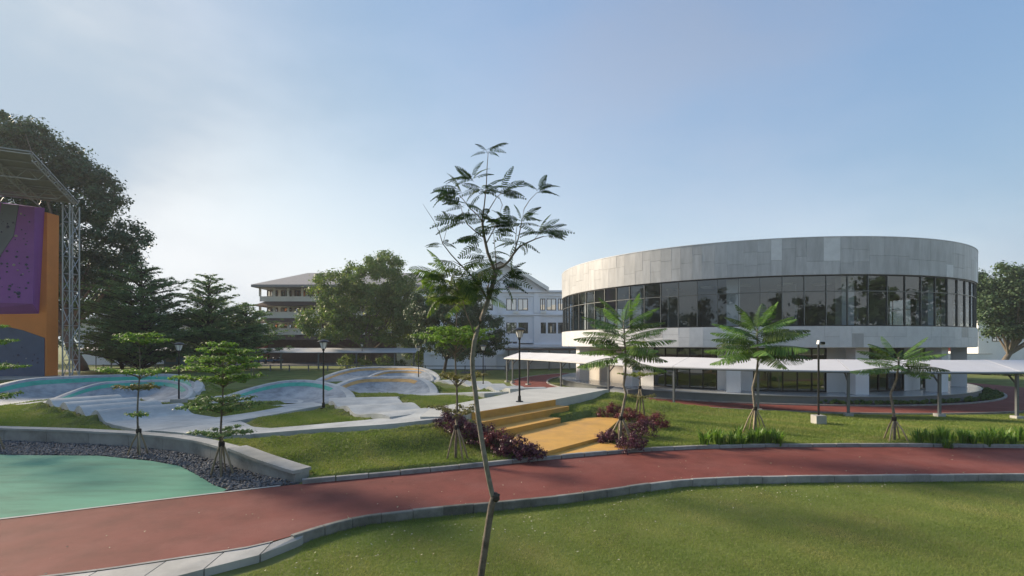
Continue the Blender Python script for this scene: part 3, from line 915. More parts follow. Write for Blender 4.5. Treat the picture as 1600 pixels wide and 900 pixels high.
obj('plinth', ring(2, BR + .25, -.1, .47, n=128), MT['plinth'], rb)
obj('terrace_floor', ring(2, BR + .32, .474, .53, n=128), MT['tilefloor'], rb)
PAR = obj('parapet_band', ring(BR - .45, BR - .03, 9.30, 12.0, n=128), MT['joint'], rb)
SPA = obj('spandrel_band', ring(2, BR - .03, 4.06, 5.58, n=128), MT['joint'], rb)
obj('coping', ring(BR - .5, BR + .04, 12.004, 12.06, n=128), MT['stone_light'], rb)
obj('roof_slab', ring(.5, BR - .46, 10.8, 11.1, n=96), MT['interior'], rb)
obj('ceiling', ring(.5, BR - .5, 9.36, 9.5, n=96), MT['interior'], rb)
obj('soffit', ring(1, BR - .04, 4.0, 4.056, n=128), MT['white_wall'], rb)
for (parent, z0, z1, pw, splits, mats) in ((PAR, 9.31, 12.0, 2.7, 'up', ('stone',)), (SPA, 4.03, 5.58, 3.1, 'lo', ('stone_light',))):
    a = VIS0
    while a < VIS1:
        w = pw * rnd.choice((.8, 1, 1, 1.25))
        H = z1 - z0
        if splits == 'up':
            cuts = rnd.choice(([.42], [.62], [.3, .68], [.5], [.36], [.72], [.33, .66]))
        else:
            cuts = rnd.choice(([], [.5], [.36], [.64], [.5]))
        zz = [z0] + [z0 + H * c for c in cuts] + [z1]
        for q0, q1 in zip(zz[:-1], zz[1:]):
            pr = rnd.uniform(0, .014)
            mname = 'stone' if splits == 'up' else 'stone_light'
            if rnd.random() < .10: mname = 'stone_light' if mname == 'stone' else 'stone'
            g = .006
            obj('cladding_panel', arcbox(BR - .028, BR + .012 + pr, a + g * 1.6, a + w - g * 1.6, q0 + g, q1 - g), MT[mname], parent)
        a += w
# the rest of the ring, out of sight
obj('rear_cladding', ring(BR - .028, BR + .02, 9.31, 12.0, VIS1 + 4, VIS0 + 360, 60), MT['stone'], PAR)
obj('rear_cladding', ring(BR - .028, BR + .02, 4.03, 5.58, VIS1 + 4, VIS0 + 360, 60), MT['stone_light'], SPA)
# upper ribbon of glass
NP = 82
da = 360 / NP
mb = MB()
for i in range(NP):
    a = i * da
    c = pol(BR - .14, a, (5.58 + 9.31) / 2)
    mb.box(c, (.14, .055, 3.72), R(a))
UF = obj('curtain_wall_frame', mb, MT['mullion'], rb)
obj('transom', ring(BR - .2, BR - .09, 8.08, 8.14, n=NP), MT['mullion'], UF)
obj('head_rail', ring(BR - .22, BR - .06, 9.22, 9.296, n=NP), MT['frame'], UF)
obj('sill_rail', ring(BR - .22, BR - .06, 5.584, 5.65, n=NP), MT['frame'], UF)
for i in range(NP):
    a = i * da
    am = (a + da / 2) % 360
    if not (VIS0 - 2 < am < VIS1 + 2):
        continue
    for z0, z1 in ((5.66, 8.07), (8.15, 9.21)):
        tw = rnd.uniform(-.006, .006)
        p0 = pol(BR - .15 + tw, a + .09, z0); p1 = pol(BR - .15 - tw, a + da - .09, z0)
        p2 = pol(BR - .15 - tw + rnd.uniform(-.004, .004), a + da - .09, z1); p3 = pol(BR - .15 + tw, a + .09, z1)
        obj('glass_pane', MB().quad(p0, p1, p2, p3), MT['glass'], UF)
obj('rear_glazing', ring(BR - .17, BR - .15, 5.66, 9.2, VIS1 + 4, VIS0 + 358, 44), MT['glass_dark'], UF)
# inside the upper floor: columns, core walls, a few doors and ceiling units
for a in np.arange(192, 360, 26.3):
    obj('inner_column', MB().box(pol(17.4, a, 7.45), (.75, .95, 3.72), R(a)), MT['white_wall'], rb)
obj('core_wall', ring(8.2, 8.4, 5.59, 9.34, n=48), MT['interior'], rb)
for a in (200, 222, 246, 263, 284, 300):
    obj('partition', MB().box(pol(11.5, a, 7.4), (6.0, .15, 3.6), R(a)), MT['interior'], rb)
mb = MB()
for a in np.arange(196, 350, 13.0):
    mb.box(pol(13.5, a, 9.28), (1.2, .9, .12), R(a))
obj('ceiling_units', mb, MT['white_wall'], rb)['kind'] = 'stuff'
# ground floor: white columns, piers, glazed bays
for k, a in enumerate((192.5, 217.5, 244.8, 272.2, 297.0, 322, 348)):
    obj('column', MB().box(pol(18.2, a, 2.27), (1.05, 1.02, 3.45), R(a)), MT['white_wall'], rb)
GR = 16.6
def gwall(a0, a1, m): obj('ground_wall', arcbox(GR - .25, GR, a0, a1, .535, 4.0, max(1, int((a1 - a0) / 3))), m, rb)
gwall(160, 213, MT['beige'])
gwall(213.0, 221.5, MT['white_wall'])
bays = [(221.5, 240.2, 5), (249.6, 267.8, 5), (276.8, 292.5, 5), (301, 317, 5), (326, 342, 5)]
prev = 221.5
for (b0, b1, n) in bays:
    if b0 > prev: gwall(prev, b0, MT['white_wall'])
    prev = b1
    fr = MB()
    for i in range(n + 1):
        a = b0 + (b1 - b0) * i / n
        fr.box(pol(GR - .06, a, 2.27), (.14, .075, 3.46), R(a))
    fo = obj('window_frame', fr, MT['frame'], rb)
    for zz in (.60, 2.72, 3.94):
        obj('transom', arcbox(GR - .13, GR + .01, b0, b1, zz - .05, zz + .05, n), MT['frame'], fo)
    for i in range(n):
        a0 = b0 + (b1 - b0) * i / n; a1 = b0 + (b1 - b0) * (i + 1) / n
        for z0, z1 in ((.65, 2.67), (2.77, 3.89)):
            obj('glass_pane', MB().quad(pol(GR - .06, a0 + .16, z0), pol(GR - .06, a1 - .16, z0), pol(GR - .06, a1 - .16, z1), pol(GR - .06, a0 + .16, z1)), MT['glass_dark'], fo)
gwall(342, 360 + 160, MT['white_wall'])
obj('ground_core', ring(7.8, 8.0, .535, 4.0, n=40), MT['interior'], rb)
for a in (230, 258, 285):
    obj('partition', MB().box(pol(11.8, a, 2.2), (5.5, .15, 3.3), R(a)), MT['interior'], rb)
# entrance steps and little ramp on the left of the terrace
obj('entrance_ramp', MB().box(pol(20.6, 219, .24), (2.2, 3.0, .12), R(219), ry=.17), MT['tilefloor'], rb)
for s in (-1, 1):
    obj('ramp_wall', MB().box(pol(20.5, 219 + s * 4.4, .25), (2.2, .18, .62), R(219 + s * 4.4)), MT['plinth'], rb)

# ------------------------------------------------------------------ covered walkways
def walkway(front, posts, width, zf, zb, label, sag=.015, thick=.06, postw=.13, foot=True, first_post=True):
    FP = np.array(front, float)
    d0 = np.concatenate([[0], np.cumsum(np.hypot(*np.diff(FP, axis=0).T))])
    ss = np.linspace(0, d0[-1], max(60, int(d0[-1] / .4)))
    FP = np.stack([np.interp(ss, d0, FP[:, k]) for k in (0, 1)], 1)
    kk = np.hanning(23); kk /= kk.sum()
    for k in (0, 1):
        FP[:, k] = np.convolve(np.concatenate([2 * FP[0, k] - FP[11:0:-1, k], FP[:, k], 2 * FP[-1, k] - FP[-2:-13:-1, k]]), kk, 'valid')
    d = np.concatenate([[0], np.cumsum(np.hypot(*np.diff(FP, axis=0).T))])
    def P(s): return Vector((np.interp(s, d, FP[:, 0]), np.interp(s, d, FP[:, 1]), 0))
    def T(s):
        t = P(min(s + 1.2, d[-1])) - P(max(s - 1.2, 0)); return t.normalized()
    root = thing('covered_walkway', P(d[-1] / 2), label, 'walkway')
    # stations of posts along the curve
    st = sorted(float(d[-1] * p) for p in posts)
    edges = [0] + [s for s in st if .5 < s < d[-1] - .5] + [d[-1]]
    for a, b in zip(edges[:-1], edges[1:]):
        n = 8; mb = MB(); rows = []
        wob = [rnd.uniform(-.006, .006) for _ in range(n + 1)]; wob[0] = wob[-1] = 0
        for i in range(n + 1):
            s = a + (b - a) * i / n
            s = min(max(s, a + .02), b - .02)
            p = P(s); t = T(s); nb = Vector((-t.y, t.x, 0))
            u = (i / n) * 2 - 1
            sg = -sag * (1 - u * u) + wob[i]
            A = p + Vector((0, 0, zf + sg)); M_ = p + nb * width * .5 + Vector((0, 0, (zf + zb) / 2 + sg * 1.2 + .02)); B = p + nb * width + Vector((0, 0, zb + sg))
            rows.append([A, M_, B, B - Vector((0, 0, thick)), M_ - Vector((0, 0, thick)), A - Vector((0, 0, thick))])
        for r_ in rows: mb.v += [tuple(q) for q in r_]
        for i in range(n):
            for k in range(6):
                k2 = (k + 1) % 6
                mb.f.append((i * 6 + k, (i + 1) * 6 + k, (i + 1) * 6 + k2, i * 6 + k2))
        mb.f.append(tuple(range(6))); mb.f.append(tuple(n * 6 + k for k in range(6))[::-1])
        obj('roof_panel', mb, MT['membrane'], root, smooth=True, auto=35)
        fb = MB()
        fb.tube([P(a + (b - a) * i / 6) + Vector((0, 0, zf - thick - .05)) for i in range(7)], .05, 6)
        obj('edge_beam', fb, MT['steel'], root)
    for s in st:
        p = P(s); t = T(s); nb = Vector((-t.y, t.x, 0))
        q = p + nb * .18
        gz = ground_z(q.x, q.y)
        mb = MB().box((q.x, q.y, (zf - .1 + gz) / 2), (postw, postw, zf - .1 - gz + .1), math.atan2(t.y, t.x))
        po = obj('post', mb, MT['steel'], root)
        br = MB().tube([q + Vector((0, 0, zf - .75)), q + nb * .5 + Vector((0, 0, zf - .25)), q + nb * (width * .62) + Vector((0, 0, (zf + zb) / 2 - .12 + .05))], [.05, .05, .045], 6)
        br.tube([q + Vector((0, 0, zf - .17)), q + nb * (width - .25) + Vector((0, 0, zb - .22))], .05, 6)
        obj('bracket', br, MT['steel'], po)
        if foot:
            obj('footing', MB().box((q.x, q.y, gz + .06), (.42, .42, .24), math.atan2(t.y, t.x)), MT['concrete'], po)
    return root


wf = [(-.9, 57.5), (.6, 55.2), (3.0, 50.8), (5.4, 45.2), (7.4, 41.0), (9.6, 37.3), (12.6, 33.9), (15.6, 31.6), (19.7, 29.9), (24.5, 29.2), (29.5, 29.0), (36, 29.3), (44, 30.5)]
wd_ = np.array(wf); dl = np.concatenate([[0], np.cumsum(np.hypot(*np.diff(wd_, axis=0).T))])
def s_at_px(px):
    best = min(np.linspace(0, dl[-1], 3000), key=lambda s: abs(np.interp(s, dl, wd_[:, 0]) / np.interp(s, dl, wd_[:, 1]) * 800 + 800 - px))
    return best / dl[-1]
walkway(wf, [s_at_px(p) for p in (790, 799, 823, 874, 948, 1051, 1184, 1328, 1472, 1594)] + [.93], 2.2, 2.72, 3.32, 'white curved canopy walkway before the round building')
walkway([(-50.5, 84.6), (-40, 84.0), (-28, 83.4), (-15.6, 83.0)], [.02, .18, .36, .54, .72, .9, .99], 3.0, 2.9, 3.6, 'long white canopy walkway beyond the pump track', sag=.03, foot=False, postw=.2)
walkway([(-77, 90), (-70, 90)], [.08, .92], 3.0, 3.2, 3.7, 'short white shelter roof beside the climbing tower', foot=False, postw=.18)
walkway([(-68, 90.5), (-58, 90)], [.05, .5, .95], 3.0, 3.1, 3.7, 'white shelter roof behind the layered trees', foot=False, postw=.18)

# ------------------------------------------------------------------ lamps
lamp = thing('park_lamp', (0, 0, 0), '', 'street lamp', 'park lamps')
obj('base_plate', MB().lathe([(.2, 0), (.2, .04), (.09, .06), (.075, .32), (.06, .34)], 12), MT['black'], lamp, smooth=True, auto=30)
obj('pole', MB().lathe([(.052, .3), (.05, 1.5), (.042, 3.3), (.075, 3.34), (.075, 3.42), (.05, 3.44)], 10), MT['black'], lamp, smooth=True, auto=30)
lt = obj('lantern', MB().lathe([(.12, 3.44), (.235, 3.80)], 6), MT['lantern'], lamp)
rib = MB()
for k in range(6):
    a = 2 * math.pi * k / 6
    rib.tube([(.12 * math.cos(a), .12 * math.sin(a), 3.43), (.242 * math.cos(a), .242 * math.sin(a), 3.81)], .013, 4)
obj('lantern_ribs', rib, MT['black'], lt)['kind'] = 'stuff'
obj('lantern_cap', MB().lathe([(.33, 3.80), (.34, 3.84), (.25, 3.90), (.1, 3.95), (.02, 3.97)], 12), MT['black'], lamp, smooth=True, auto=30)
LAMPS = [((.4, 27.3, DZ), 'black lantern lamp standing on the concrete deck above the yellow steps'),
         ((-10.9, 29.6, None), 'black lantern lamp on the grass island in the middle of the pump track'),
         ((-21.6, 33.2, None), 'black lantern lamp beside the left banked turn'),
         ((-2.75, 48.8, None), 'black lantern lamp behind the foreground sapling'),
         ((-10.4, 57.0, None), 'thin lamp beside the far orange rimmed bowl'),
         ((-65, 80, None), 'far black lantern lamp by the climbing tower'),
         ((-49, 89, None), 'far lamp poking above the left end of the long canopy'),
         ((-24.6, 84, None), 'far lamp before the big round crowned tree')]
for i, (p, lb) in enumerate(LAMPS):
    z = p[2] if p[2] is not None else ground_z(p[0], p[1])
    if i == 0: lamp.location = (p[0], p[1], z); lamp['label'] = lb
    else: place_copy(lamp, (p[0], p[1], z), i * .7, lb, 1.0 if i < 5 else 1.1)
obj('lamp_plinth', MB().box((-21.6, 33.2, ground_z(-21.6, 33.2) + .1), (.7, .7, .4)), MT['concrete'])
tag(bpy.data.objects['lamp_plinth'], 'concrete block under the lamp by the left banked turn', 'plinth')

# camera / flood pole on a concrete block
fx, fy, _ = at(1279, 662, .15)
fz = ground_z(fx, fy)
fp = thing('floodlight_pole', (fx, fy, fz), 'dark pole with a small white floodlight on a concrete block', 'floodlight')
obj('block', MB().box((fx, fy, fz + .2), (.52, .52, .5)), MT['concrete'], fp)
obj('pole', MB().tube([(fx, fy, fz + .4), (fx, fy, fz + 4.1)], .05, 8), MT['black'], fp, smooth=True, auto=30)
obj('floodlight', MB().box((fx + .1, fy - .05, fz + 4.2), (.34, .2, .2), ry=.2), MT['white_wall'], fp)
obj('lens', MB().box((fx + .12, fy - .16, fz + 4.19), (.24, .02, .13)), MT['glass_blue'], fp)

# ------------------------------------------------------------------ climbing tower
ct = thing('climbing_tower', (-58, 63, .3), 'tall climbing wall tower in orange purple and slate blue', 'climbing wall')
Y0 = 62.0
X = lambda px: (px - 800) / F * Y0
Z = lambda py: EYE - (py - HOR) * Y0 / F
# wall body leans forward slightly at the top; built as polygon slabs in the X-Z plane
def xz(poly, y0, y1, m, name, parent=ct):
    n = len(poly); mb = MB()
    for (x, z) in poly: mb.v.append((x, y0 if not callable(y0) else y0(x, z), z))
    for (x, z) in poly: mb.v.append((x, y1, z))
    mb.f.append(tuple(range(n))); mb.f.append(tuple(n + i for i in range(n))[::-1])
    for i in range(n):
        j = (i + 1) % n
        mb.f.append((i, i + n, j + n, j))
    return obj(name, mb, m, parent)


xz([(X(-160), .1), (X(72), .1), (X(74), Z(332)), (X(-160), Z(290))], Y0, Y0 + 1.6, MT['orange_wall'], 'main_panel')
xz([(X(-160), Z(478)), (X(-60), Z(480)), (X(0), Z(508)), (X(36), Z(516)), (X(70), Z(528)), (X(70), .15), (X(-160), .15)][::-1], Y0 - .12, Y0 - .004, MT['slate_wall'], 'slate_panel')
# purple overhanging volume
mb = MB()
A = [(X(-90), Z(340)), (X(18), Z(322)), (X(70), Z(328)), (X(67), Z(476)), (X(-90), Z(470))]
Bk = [(X(-90), Z(300)), (X(16), Z(318)), (X(70), Z(325)), (X(61), Z(490)), (X(-90), Z(492))]
n = 5
mb.v = [(x, Y0 - 1.3, z) for x, z in A] + [(x, Y0 - .01, z) for x, z in Bk]
mb.f = [tuple(range(n))[::-1], tuple(n + i for i in range(n))] + [(i, (i + 1) % n, n + (i + 1) % n, n + i) for i in range(n)]
obj('purple_volume', mb, MT['purple_wall'], ct)
xz([(X(-90), Z(420)), (X(0), Z(372)), (X(14), Z(360)), (X(20), Z(323)), (X(46), Z(325)), (X(38), Z(372)), (X(6), Z(420)), (X(-20), Z(470)), (X(-90), Z(470))][::-1], Y0 - 1.36, Y0 - 1.305, MT['grey_wall'], 'grey_stripe')
xz([(X(-90), Z(340)), (X(0), Z(318)), (X(16), Z(321)), (X(12), Z(352)), (X(-12), Z(372)), (X(-90), Z(395))][::-1], Y0 - 1.42, Y0 - 1.365, MT['orange_wall'], 'orange_corner')
hm = MB(); hp = MB()
for k in range(70):
    px = rnd.uniform(-10, 62); py = rnd.uniform(335, 570)
    yy = Y0 - 1.31 if py < 470 else Y0 - .13
    if 470 < py < 535 : continue
    if py < 470 and px < 36: yy = Y0 - 1.43
    r_ = rnd.uniform(.07, .2)
    (hp if rnd.random() < .2 else hm).lathe([(r_, 0), (r_ * .7, .1), (r_ * .2, .16)], 5)
    h_ = hp if len(hp.v) and False else None
    tgt = hp if len(hp.v) > 0 and hp.v[-1] else hm
    # rotate the last lathe to face the photographer's side
hm = MB(); hp = MB()
for k in range(150):
    px = rnd.uniform(-10, 62); py = rnd.uniform(335, 572)
    if 466 < py < 540: continue
    yy = Y0 - (1.36 if py < 470 else .12)
    r_ = rnd.uniform(.05, .17) * (1.5 if rnd.random() < .1 else 1)
    t_ = hp if rnd.random() < .14 else hm
    cx_, cz_ = X(px), Z(py)
    b_ = len(t_.v); nn_ = 6
    for q_ in range(nn_):
        a_ = 2 * math.pi * q_ / nn_ + px
        t_.v.append((cx_ + r_ * math.cos(a_) * 1.3, yy + .05, cz_ + r_ * math.sin(a_)))
    t_.v.append((cx_, yy - r_ * .9, cz_))
    for q_ in range(nn_): t_.f.append((b_ + q_, b_ + (q_ + 1) % nn_, b_ + nn_))
obj('climbing_holds', hm, MT['hold'], ct)['kind'] = 'stuff'
obj('pale_climbing_holds', hp, MT['hold_pale'], ct)['kind'] = 'stuff'
# lattice mast beside the wall
def lattice(px, py0, py1, y, parent, w=.85, name='lattice_mast', dep=1.4):
    z0_, z1_ = (.2, Z(py1)); x = X(px)
    ch = MB()
    cs = [(x - w / 2, y), (x + w / 2, y), (x + w / 2, y + dep), (x - w / 2, y + dep)]
    for c in cs: ch.tube([(c[0], c[1], z0_), (c[0], c[1], z1_)], .08, 6)
    m_ = obj(name, ch, MT['galv'], parent)
    br = MB(); nseg = 10
    for i in range(nseg):
        za = z0_ + (z1_ - z0_) * i / nseg; zb = z0_ + (z1_ - z0_) * (i + 1) / nseg
        for k in range(4):
            a_, b_ = cs[k], cs[(k + 1) % 4]
            if i % 2: a_, b_ = b_, a_
            br.tube([(a_[0], a_[1], za), (b_[0], b_[1], zb)], .05, 4)
            br.tube([(a_[0], a_[1], za), (b_[0], b_[1], za)], .04, 4)
    obj('lattice_bracing', br, MT['galv'], m_)['kind'] = 'stuff'


lattice(101, 320, 318, Y0 + .2, ct)
# wide roof reaching out over the climbers, carried by lattice trusses
FR = Vector((-46.9, 50.0, 23.0)); BRr = Vector((-54.3, 64.2, 21.9)); LD = Vector((-.88, -.475, 0.0))
LN = 24.0
up_ = Vector((0, 0, .12))
c4 = [FR, BRr, BRr + LD * LN, FR + LD * LN]
mb = MB(); mb.v = [tuple(p) for p in c4] + [tuple(p + up_) for p in c4]
mb.f = [(0, 1, 2, 3), (7, 6, 5, 4), (0, 4, 5, 1), (1, 5, 6, 2), (2, 6, 7, 3), (3, 7, 4, 0)]
ro = obj('roof_sheet', mb, MT['roof_sheet'], ct)
def truss(a_, b_, nseg, dep):
    tr = MB()
    dn = Vector((0, 0, -dep))
    a_ = a_ - Vector((0, 0, .14)); b_ = b_ - Vector((0, 0, .14))
    tr.tube([a_, b_], .075, 5); tr.tube([a_.lerp(b_, .04) + dn, b_.lerp(a_, .02) + dn], .075, 5)
    for k in range(nseg):
        t0, t1, t2 = k / nseg, (k + .5) / nseg, (k + 1) / nseg
        tr.tube([a_.lerp(b_, t0), a_.lerp(b_, t1) + dn], .045, 4); tr.tube([a_.lerp(b_, t1) + dn, a_.lerp(b_, t2)], .045, 4)
    return tr
for k in range(7):
    o_ = LD * (.15 + 3.4 * k)
    obj('roof_truss', truss(FR + o_, BRr + o_, 8, .9 if k else .5), MT['galv'], ct)
for t in (.02, .18, .34, .5, .66, .82, .98):
    p = FR.lerp(BRr, t) - Vector((0, 0, .1))
    obj('purlin', MB().tube([p, p + LD * LN], .07, 5), MT['galv'], ct)
for t in (.30, .70):
    p = FR.lerp(BRr, t)
    obj('cross_truss', truss(p, p + LD * LN, 14, 1.0), MT['galv'], ct)
# pad in front of the tower
tag(obj('tower_pad', MB().prism([(-75, 54), (-50, 57.5), (-49, 61.5), (-49, 65), (-75, 65)], -.1, .36), MT['concrete']), 'grey concrete pad at the foot of the climbing tower', 'pad', kind='structure')

# ------------------------------------------------------------------ background buildings
def window(root, x0, x1, y, z0, z1, n=2, fm='frame', gm='glass_blue', depth=.18, fw=.12):
    fr = MB()
    fr.span(x0, x1, y - .06, y + .1, z0, z0 + fw).span(x0, x1, y - .06, y + .1, z1 - fw, z1)
    for i in range(n + 1):
        x = x0 + (x1 - x0 - fw) * i / n
        fr.span(x, x + fw, y - .055, y + .09, z0 + fw, z1 - fw)
    w = obj('window', fr, MT[fm], root)
    for i in range(n):
        xa = x0 + (x1 - x0 - fw) * i / n + fw; xb = x0 + (x1 - x0 - fw) * (i + 1) / n
        t_ = rnd.uniform(-.02, .02)
        obj('pane', MB().quad((xa, y + t_, z0 + fw), (xb, y - t_, z0 + fw), (xb, y - t_, z1 - fw), (xa, y + t_, z1 - fw)), MT[gm], w)
    return w


def wall_with_holes(root, x0, x1, z0, z1, y, thick, holes, m, name='wall'):
    """front wall in the X-Z plane with rectangular openings"""
    xs_ = sorted({x0, x1} | {h[0] for h in holes} | {h[1] for h in holes})
    zs_ = sorted({z0, z1} | {h[2] for h in holes} | {h[3] for h in holes})
    mb = MB()
    for a_, b_ in zip(xs_[:-1], xs_[1:]):
        run = None
        for c_, d_ in zip(zs_[:-1], zs_[1:]):
            cx_, cz_ = (a_ + b_) / 2, (c_ + d_) / 2
            hole = any(h[0] < cx_ < h[1] and h[2] < cz_ < h[3] for h in holes)
            if hole:
                if run: mb.span(a_, b_, y, y + thick, run[0], run[1]); run = None
            else:
                run = (run[0], d_) if run else (c_, d_)
        if run: mb.span(a_, b_, y, y + thick, run[0], run[1])
    return obj(name, mb, m, root)


GYY = 85.0
gx = lambda px: (px - 800) / F * GYY
gz_ = lambda py: EYE - (py - HOR) * GYY / F
gb = thing('gabled_building', (gx(790), GYY, 0), 'pale blue white building with a wide gabled front', 'building')
holes = []
W2 = [(742, 770), (791, 807), (809, 825), (844, 852), (854, 869), (872, 880), (690, 706), (712, 728)]
W1 = [(791, 807), (810, 825), (845, 853), (856, 869), (872, 880), (742, 758)]
for a_, b_ in W2: holes.append((gx(a_), gx(b_), gz_(485), gz_(466.5)))
for a_, b_ in W1: holes.append((gx(a_), gx(b_), gz_(521), gz_(504)))
for a_, b_ in ((791, 799), (801, 808)): holes.append((gx(a_), gx(b_), gz_(537), gz_(534)))
holes.append((gx(810), gx(833), gz_(540.5), gz_(536)))
wall_with_holes(gb, gx(662), gx(910), 0, gz_(456), GYY, .4, holes, MT['bluewhite'])
obj('rear_block', MB().span(gx(662), gx(910), GYY + 2.5, GYY + 24, 0, gz_(457)), MT['bluewhite'], gb)
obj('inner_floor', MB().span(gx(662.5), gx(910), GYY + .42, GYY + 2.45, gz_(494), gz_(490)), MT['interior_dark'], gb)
for k, (a_, b_) in enumerate(W2): window(gb, gx(a_), gx(b_), GYY + .12, gz_(485), gz_(466.5), 2 if b_ - a_ < 20 else 3)
for k, (a_, b_) in enumerate(W1): window(gb, gx(a_), gx(b_), GYY + .12, gz_(521), gz_(504), 2 if b_ - a_ > 9 else 1)
# gable end, roof slabs, cornices, pilasters
gp = [(gx(704), gz_(456)), (gx(852), gz_(456)), (gx(852), gz_(449)), (gx(782), gz_(410)), (gx(704), gz_(452))]
mb = MB(); n = len(gp)
mb.v = [(x, GYY + .05, z) for x, z in gp] + [(x, GYY + 20, z) for x, z in gp]
mb.f = [tuple(range(n)), tuple(n + i for i in range(n))[::-1]] + [(i, i + n, (i + 1) % n + n, (i + 1) % n) for i in range(n)]
obj('gable', mb, MT['bluewhite'], gb)
for sx_, x1_, z1_ in ((1, gx(857), gz_(450.5)), (-1, gx(692), gz_(456))):
    mb = MB(); xa, za = gx(782), gz_(404)
    for y in (GYY - 1.2, GYY + 21):
        mb.v += [(xa, y, za), (x1_, y, z1_), (x1_, y, z1_ - .5), (xa, y, za - .5)]
    mb.f = [(0, 1, 2, 3), (7, 6, 5, 4), (0, 4, 5, 1), (1, 5, 6, 2), (2, 6, 7, 3), (3, 7, 4, 0)]
    obj('roof_slope', mb, MT['roof_tile'], gb)
    mb = MB()
    mb.v = [(xa, GYY - 1.26, za + .06), (x1_, GYY - 1.26, z1_ + .06), (x1_, GYY - 1.26, z1_ - .62), (xa, GYY - 1.26, za - .62), (xa, GYY - 1.205, za + .06), (x1_, GYY - 1.205, z1_ + .06), (x1_, GYY - 1.205, z1_ - .62), (xa, GYY - 1.205, za - .62)]
    mb.f = [(0, 1, 2, 3), (7, 6, 5, 4), (0, 4, 5, 1), (1, 5, 6, 2), (2, 6, 7, 3), (3, 7, 4, 0)]
    obj('bargeboard', mb, MT['cream'], gb)
obj('gable_band', MB().span(gx(712), gx(846), GYY - .12, GYY + .04, gz_(449), gz_(445.5)), MT['bluewhite'], gb)
obj('cornice', MB().span(gx(661), gx(912), GYY - .5, GYY - .005, gz_(457), gz_(454)), MT['bluewhite'], gb)
obj('cornice', MB().span(gx(661), gx(912), GYY - .18, GYY - .003, gz_(463), gz_(461)), MT['bluewhite'], gb)
obj('belt_course', MB().span(gx(661), gx(912), GYY - .3, GYY - .003, gz_(493), gz_(490)), MT['bluewhite'], gb)
obj('belt_course', MB().span(gx(661), gx(912), GYY - .6, GYY - .003, gz_(543), gz_(538)), MT['bluewhite'], gb)
for a_, b_ in ((776, 789), (834, 844), (726, 738), (670, 680)):
    obj('pilaster', MB().span(gx(a_), gx(b_), GYY - .35, GYY - .006, gz_(554), gz_(494)), MT['bluewhite'], gb)
for a_, b_ in ((834, 842), (778, 784), (730, 736)):
    obj('pilaster', MB().span(gx(a_), gx(b_), GYY - .25, GYY - .006, gz_(489), gz_(457.2)), MT['bluewhite'], gb)
obj('gable_vent', MB().lathe([(1.1, 0), (.75, .55), (.05, .8)], 10, (gx(802), GYY, gz_(450))), MT['frame'], gb)
for px in (806, 849, 761):
    obj('air_conditioner', MB().span(gx(px) - .45, gx(px) + .45, GYY - .5, GYY - .02, gz_(490), gz_(486)), MT['cream'], gb)
obj('side_wing', MB().span(gx(590), gx(640) - .02, GYY + 14, GYY + 24, 0, gz_(441)), MT['bluewhite'], gb)
obj('wing_roof', MB().span(gx(586), gx(704), GYY + 13.2, GYY + 24.5, gz_(441) + .02, gz_(438)), MT['roof_tile'], gb)
obj('porch_roof', MB().span(gx(790), gx(905), GYY - 5, GYY - .62, gz_(547), gz_(545)), MT['roof_brown'], gb)
for px in (795, 825, 855, 885):
    obj('porch_post', MB().span(gx(px) - .12, gx(px) + .12, GYY - 4.8, GYY - 4.5, 0, gz_(547.1)), MT['steel'], gb)
obj('low_shutter', MB().span(gx(757), gx(776), GYY - .3, GYY - .08, .1, gz_(548)), MT['white_wall'], gb)

# office block with hipped roof
OY = 112.0
ox = lambda px: (px - 800) / F * OY
oz = lambda py: EYE - (py - HOR) * OY / F
ob = thing('office_block', (ox(480), OY, 0), 'three storey office block with hipped roof and open galleries', 'building')
obj('core', MB().span(ox(409), ox(660), OY + 2.6, OY + 20, oz(523) + .41, oz(449)), MT['cream'], ob)
obj('ground_storey', MB().span(ox(409), ox(660), OY + 2.9, OY + 19.5, 0, oz(523) + .4), MT['roof_brown'], ob)
for (zt, zb_) in ((471, 463), (497, 487), (523, 513)):
    obj('gallery_wall', MB().span(ox(406), ox(660), OY - .1, OY + .15, oz(zt), oz(zb_)), MT['cream'], ob)
    obj('gallery_floor', MB().span(ox(406), ox(660), OY + .16, OY + 2.59, oz(zt) + .1, oz(zt) + .4), MT['cream'], ob)
for (a_, b_) in ((478.5, 471), (504, 497), (531, 524)):
    mb = MB()
    xl, xr = ox(400), ox(664)
    z0_, z1_ = oz(a_), oz(b_)
    mb.v = [(xl, OY - 1.9, z0_), (xr, OY - 1.9, z0_), (xr, OY + .1, z1_), (xl + 2.0, OY + .1, z1_), (xl, OY + 20, z0_), (xl + 2.0, OY + 20, z1_), (xr, OY + .1, z0_), (xl + 2.0, OY + .1, z0_)]
    mb.f = [(0, 1, 2, 3), (4, 0, 3, 5), (1, 0, 7, 6)]
    obj('awning_roof', mb, MT['roof_brown'], ob)
for px in range(406, 660, 22):
    for (a_, b_) in ((463, 449), (487, 478.6), (513, 504.2)):
        obj('gallery_post', MB().span(ox(px) - .2, ox(px) + .2, OY - .05, OY + .3, oz(a_) + .01, oz(b_)), MT['cream'], ob)
for px in range(409, 520, 22):
    for (a_, b_) in ((462, 452), (486, 479.5), (512, 506)):
        window(ob, ox(px), ox(px + 17), OY + 2.4, oz(a_), oz(b_), 3, fm='roof_brown')
hr = MB()
e = [(ox(403), OY - 3.0), (ox(668), OY - 3.0), (ox(668), OY + 24), (ox(403), OY + 24)]
r0, r1 = (ox(452), OY + 10.2), (ox(640), OY + 10.2)
ze, zr = oz(447), oz(425) + 1.2
hr.v = [(p[0], p[1], ze) for p in e] + [(r0[0], r0[1], zr), (r1[0], r1[1], zr)] + [(p[0], p[1], ze - .5) for p in e]
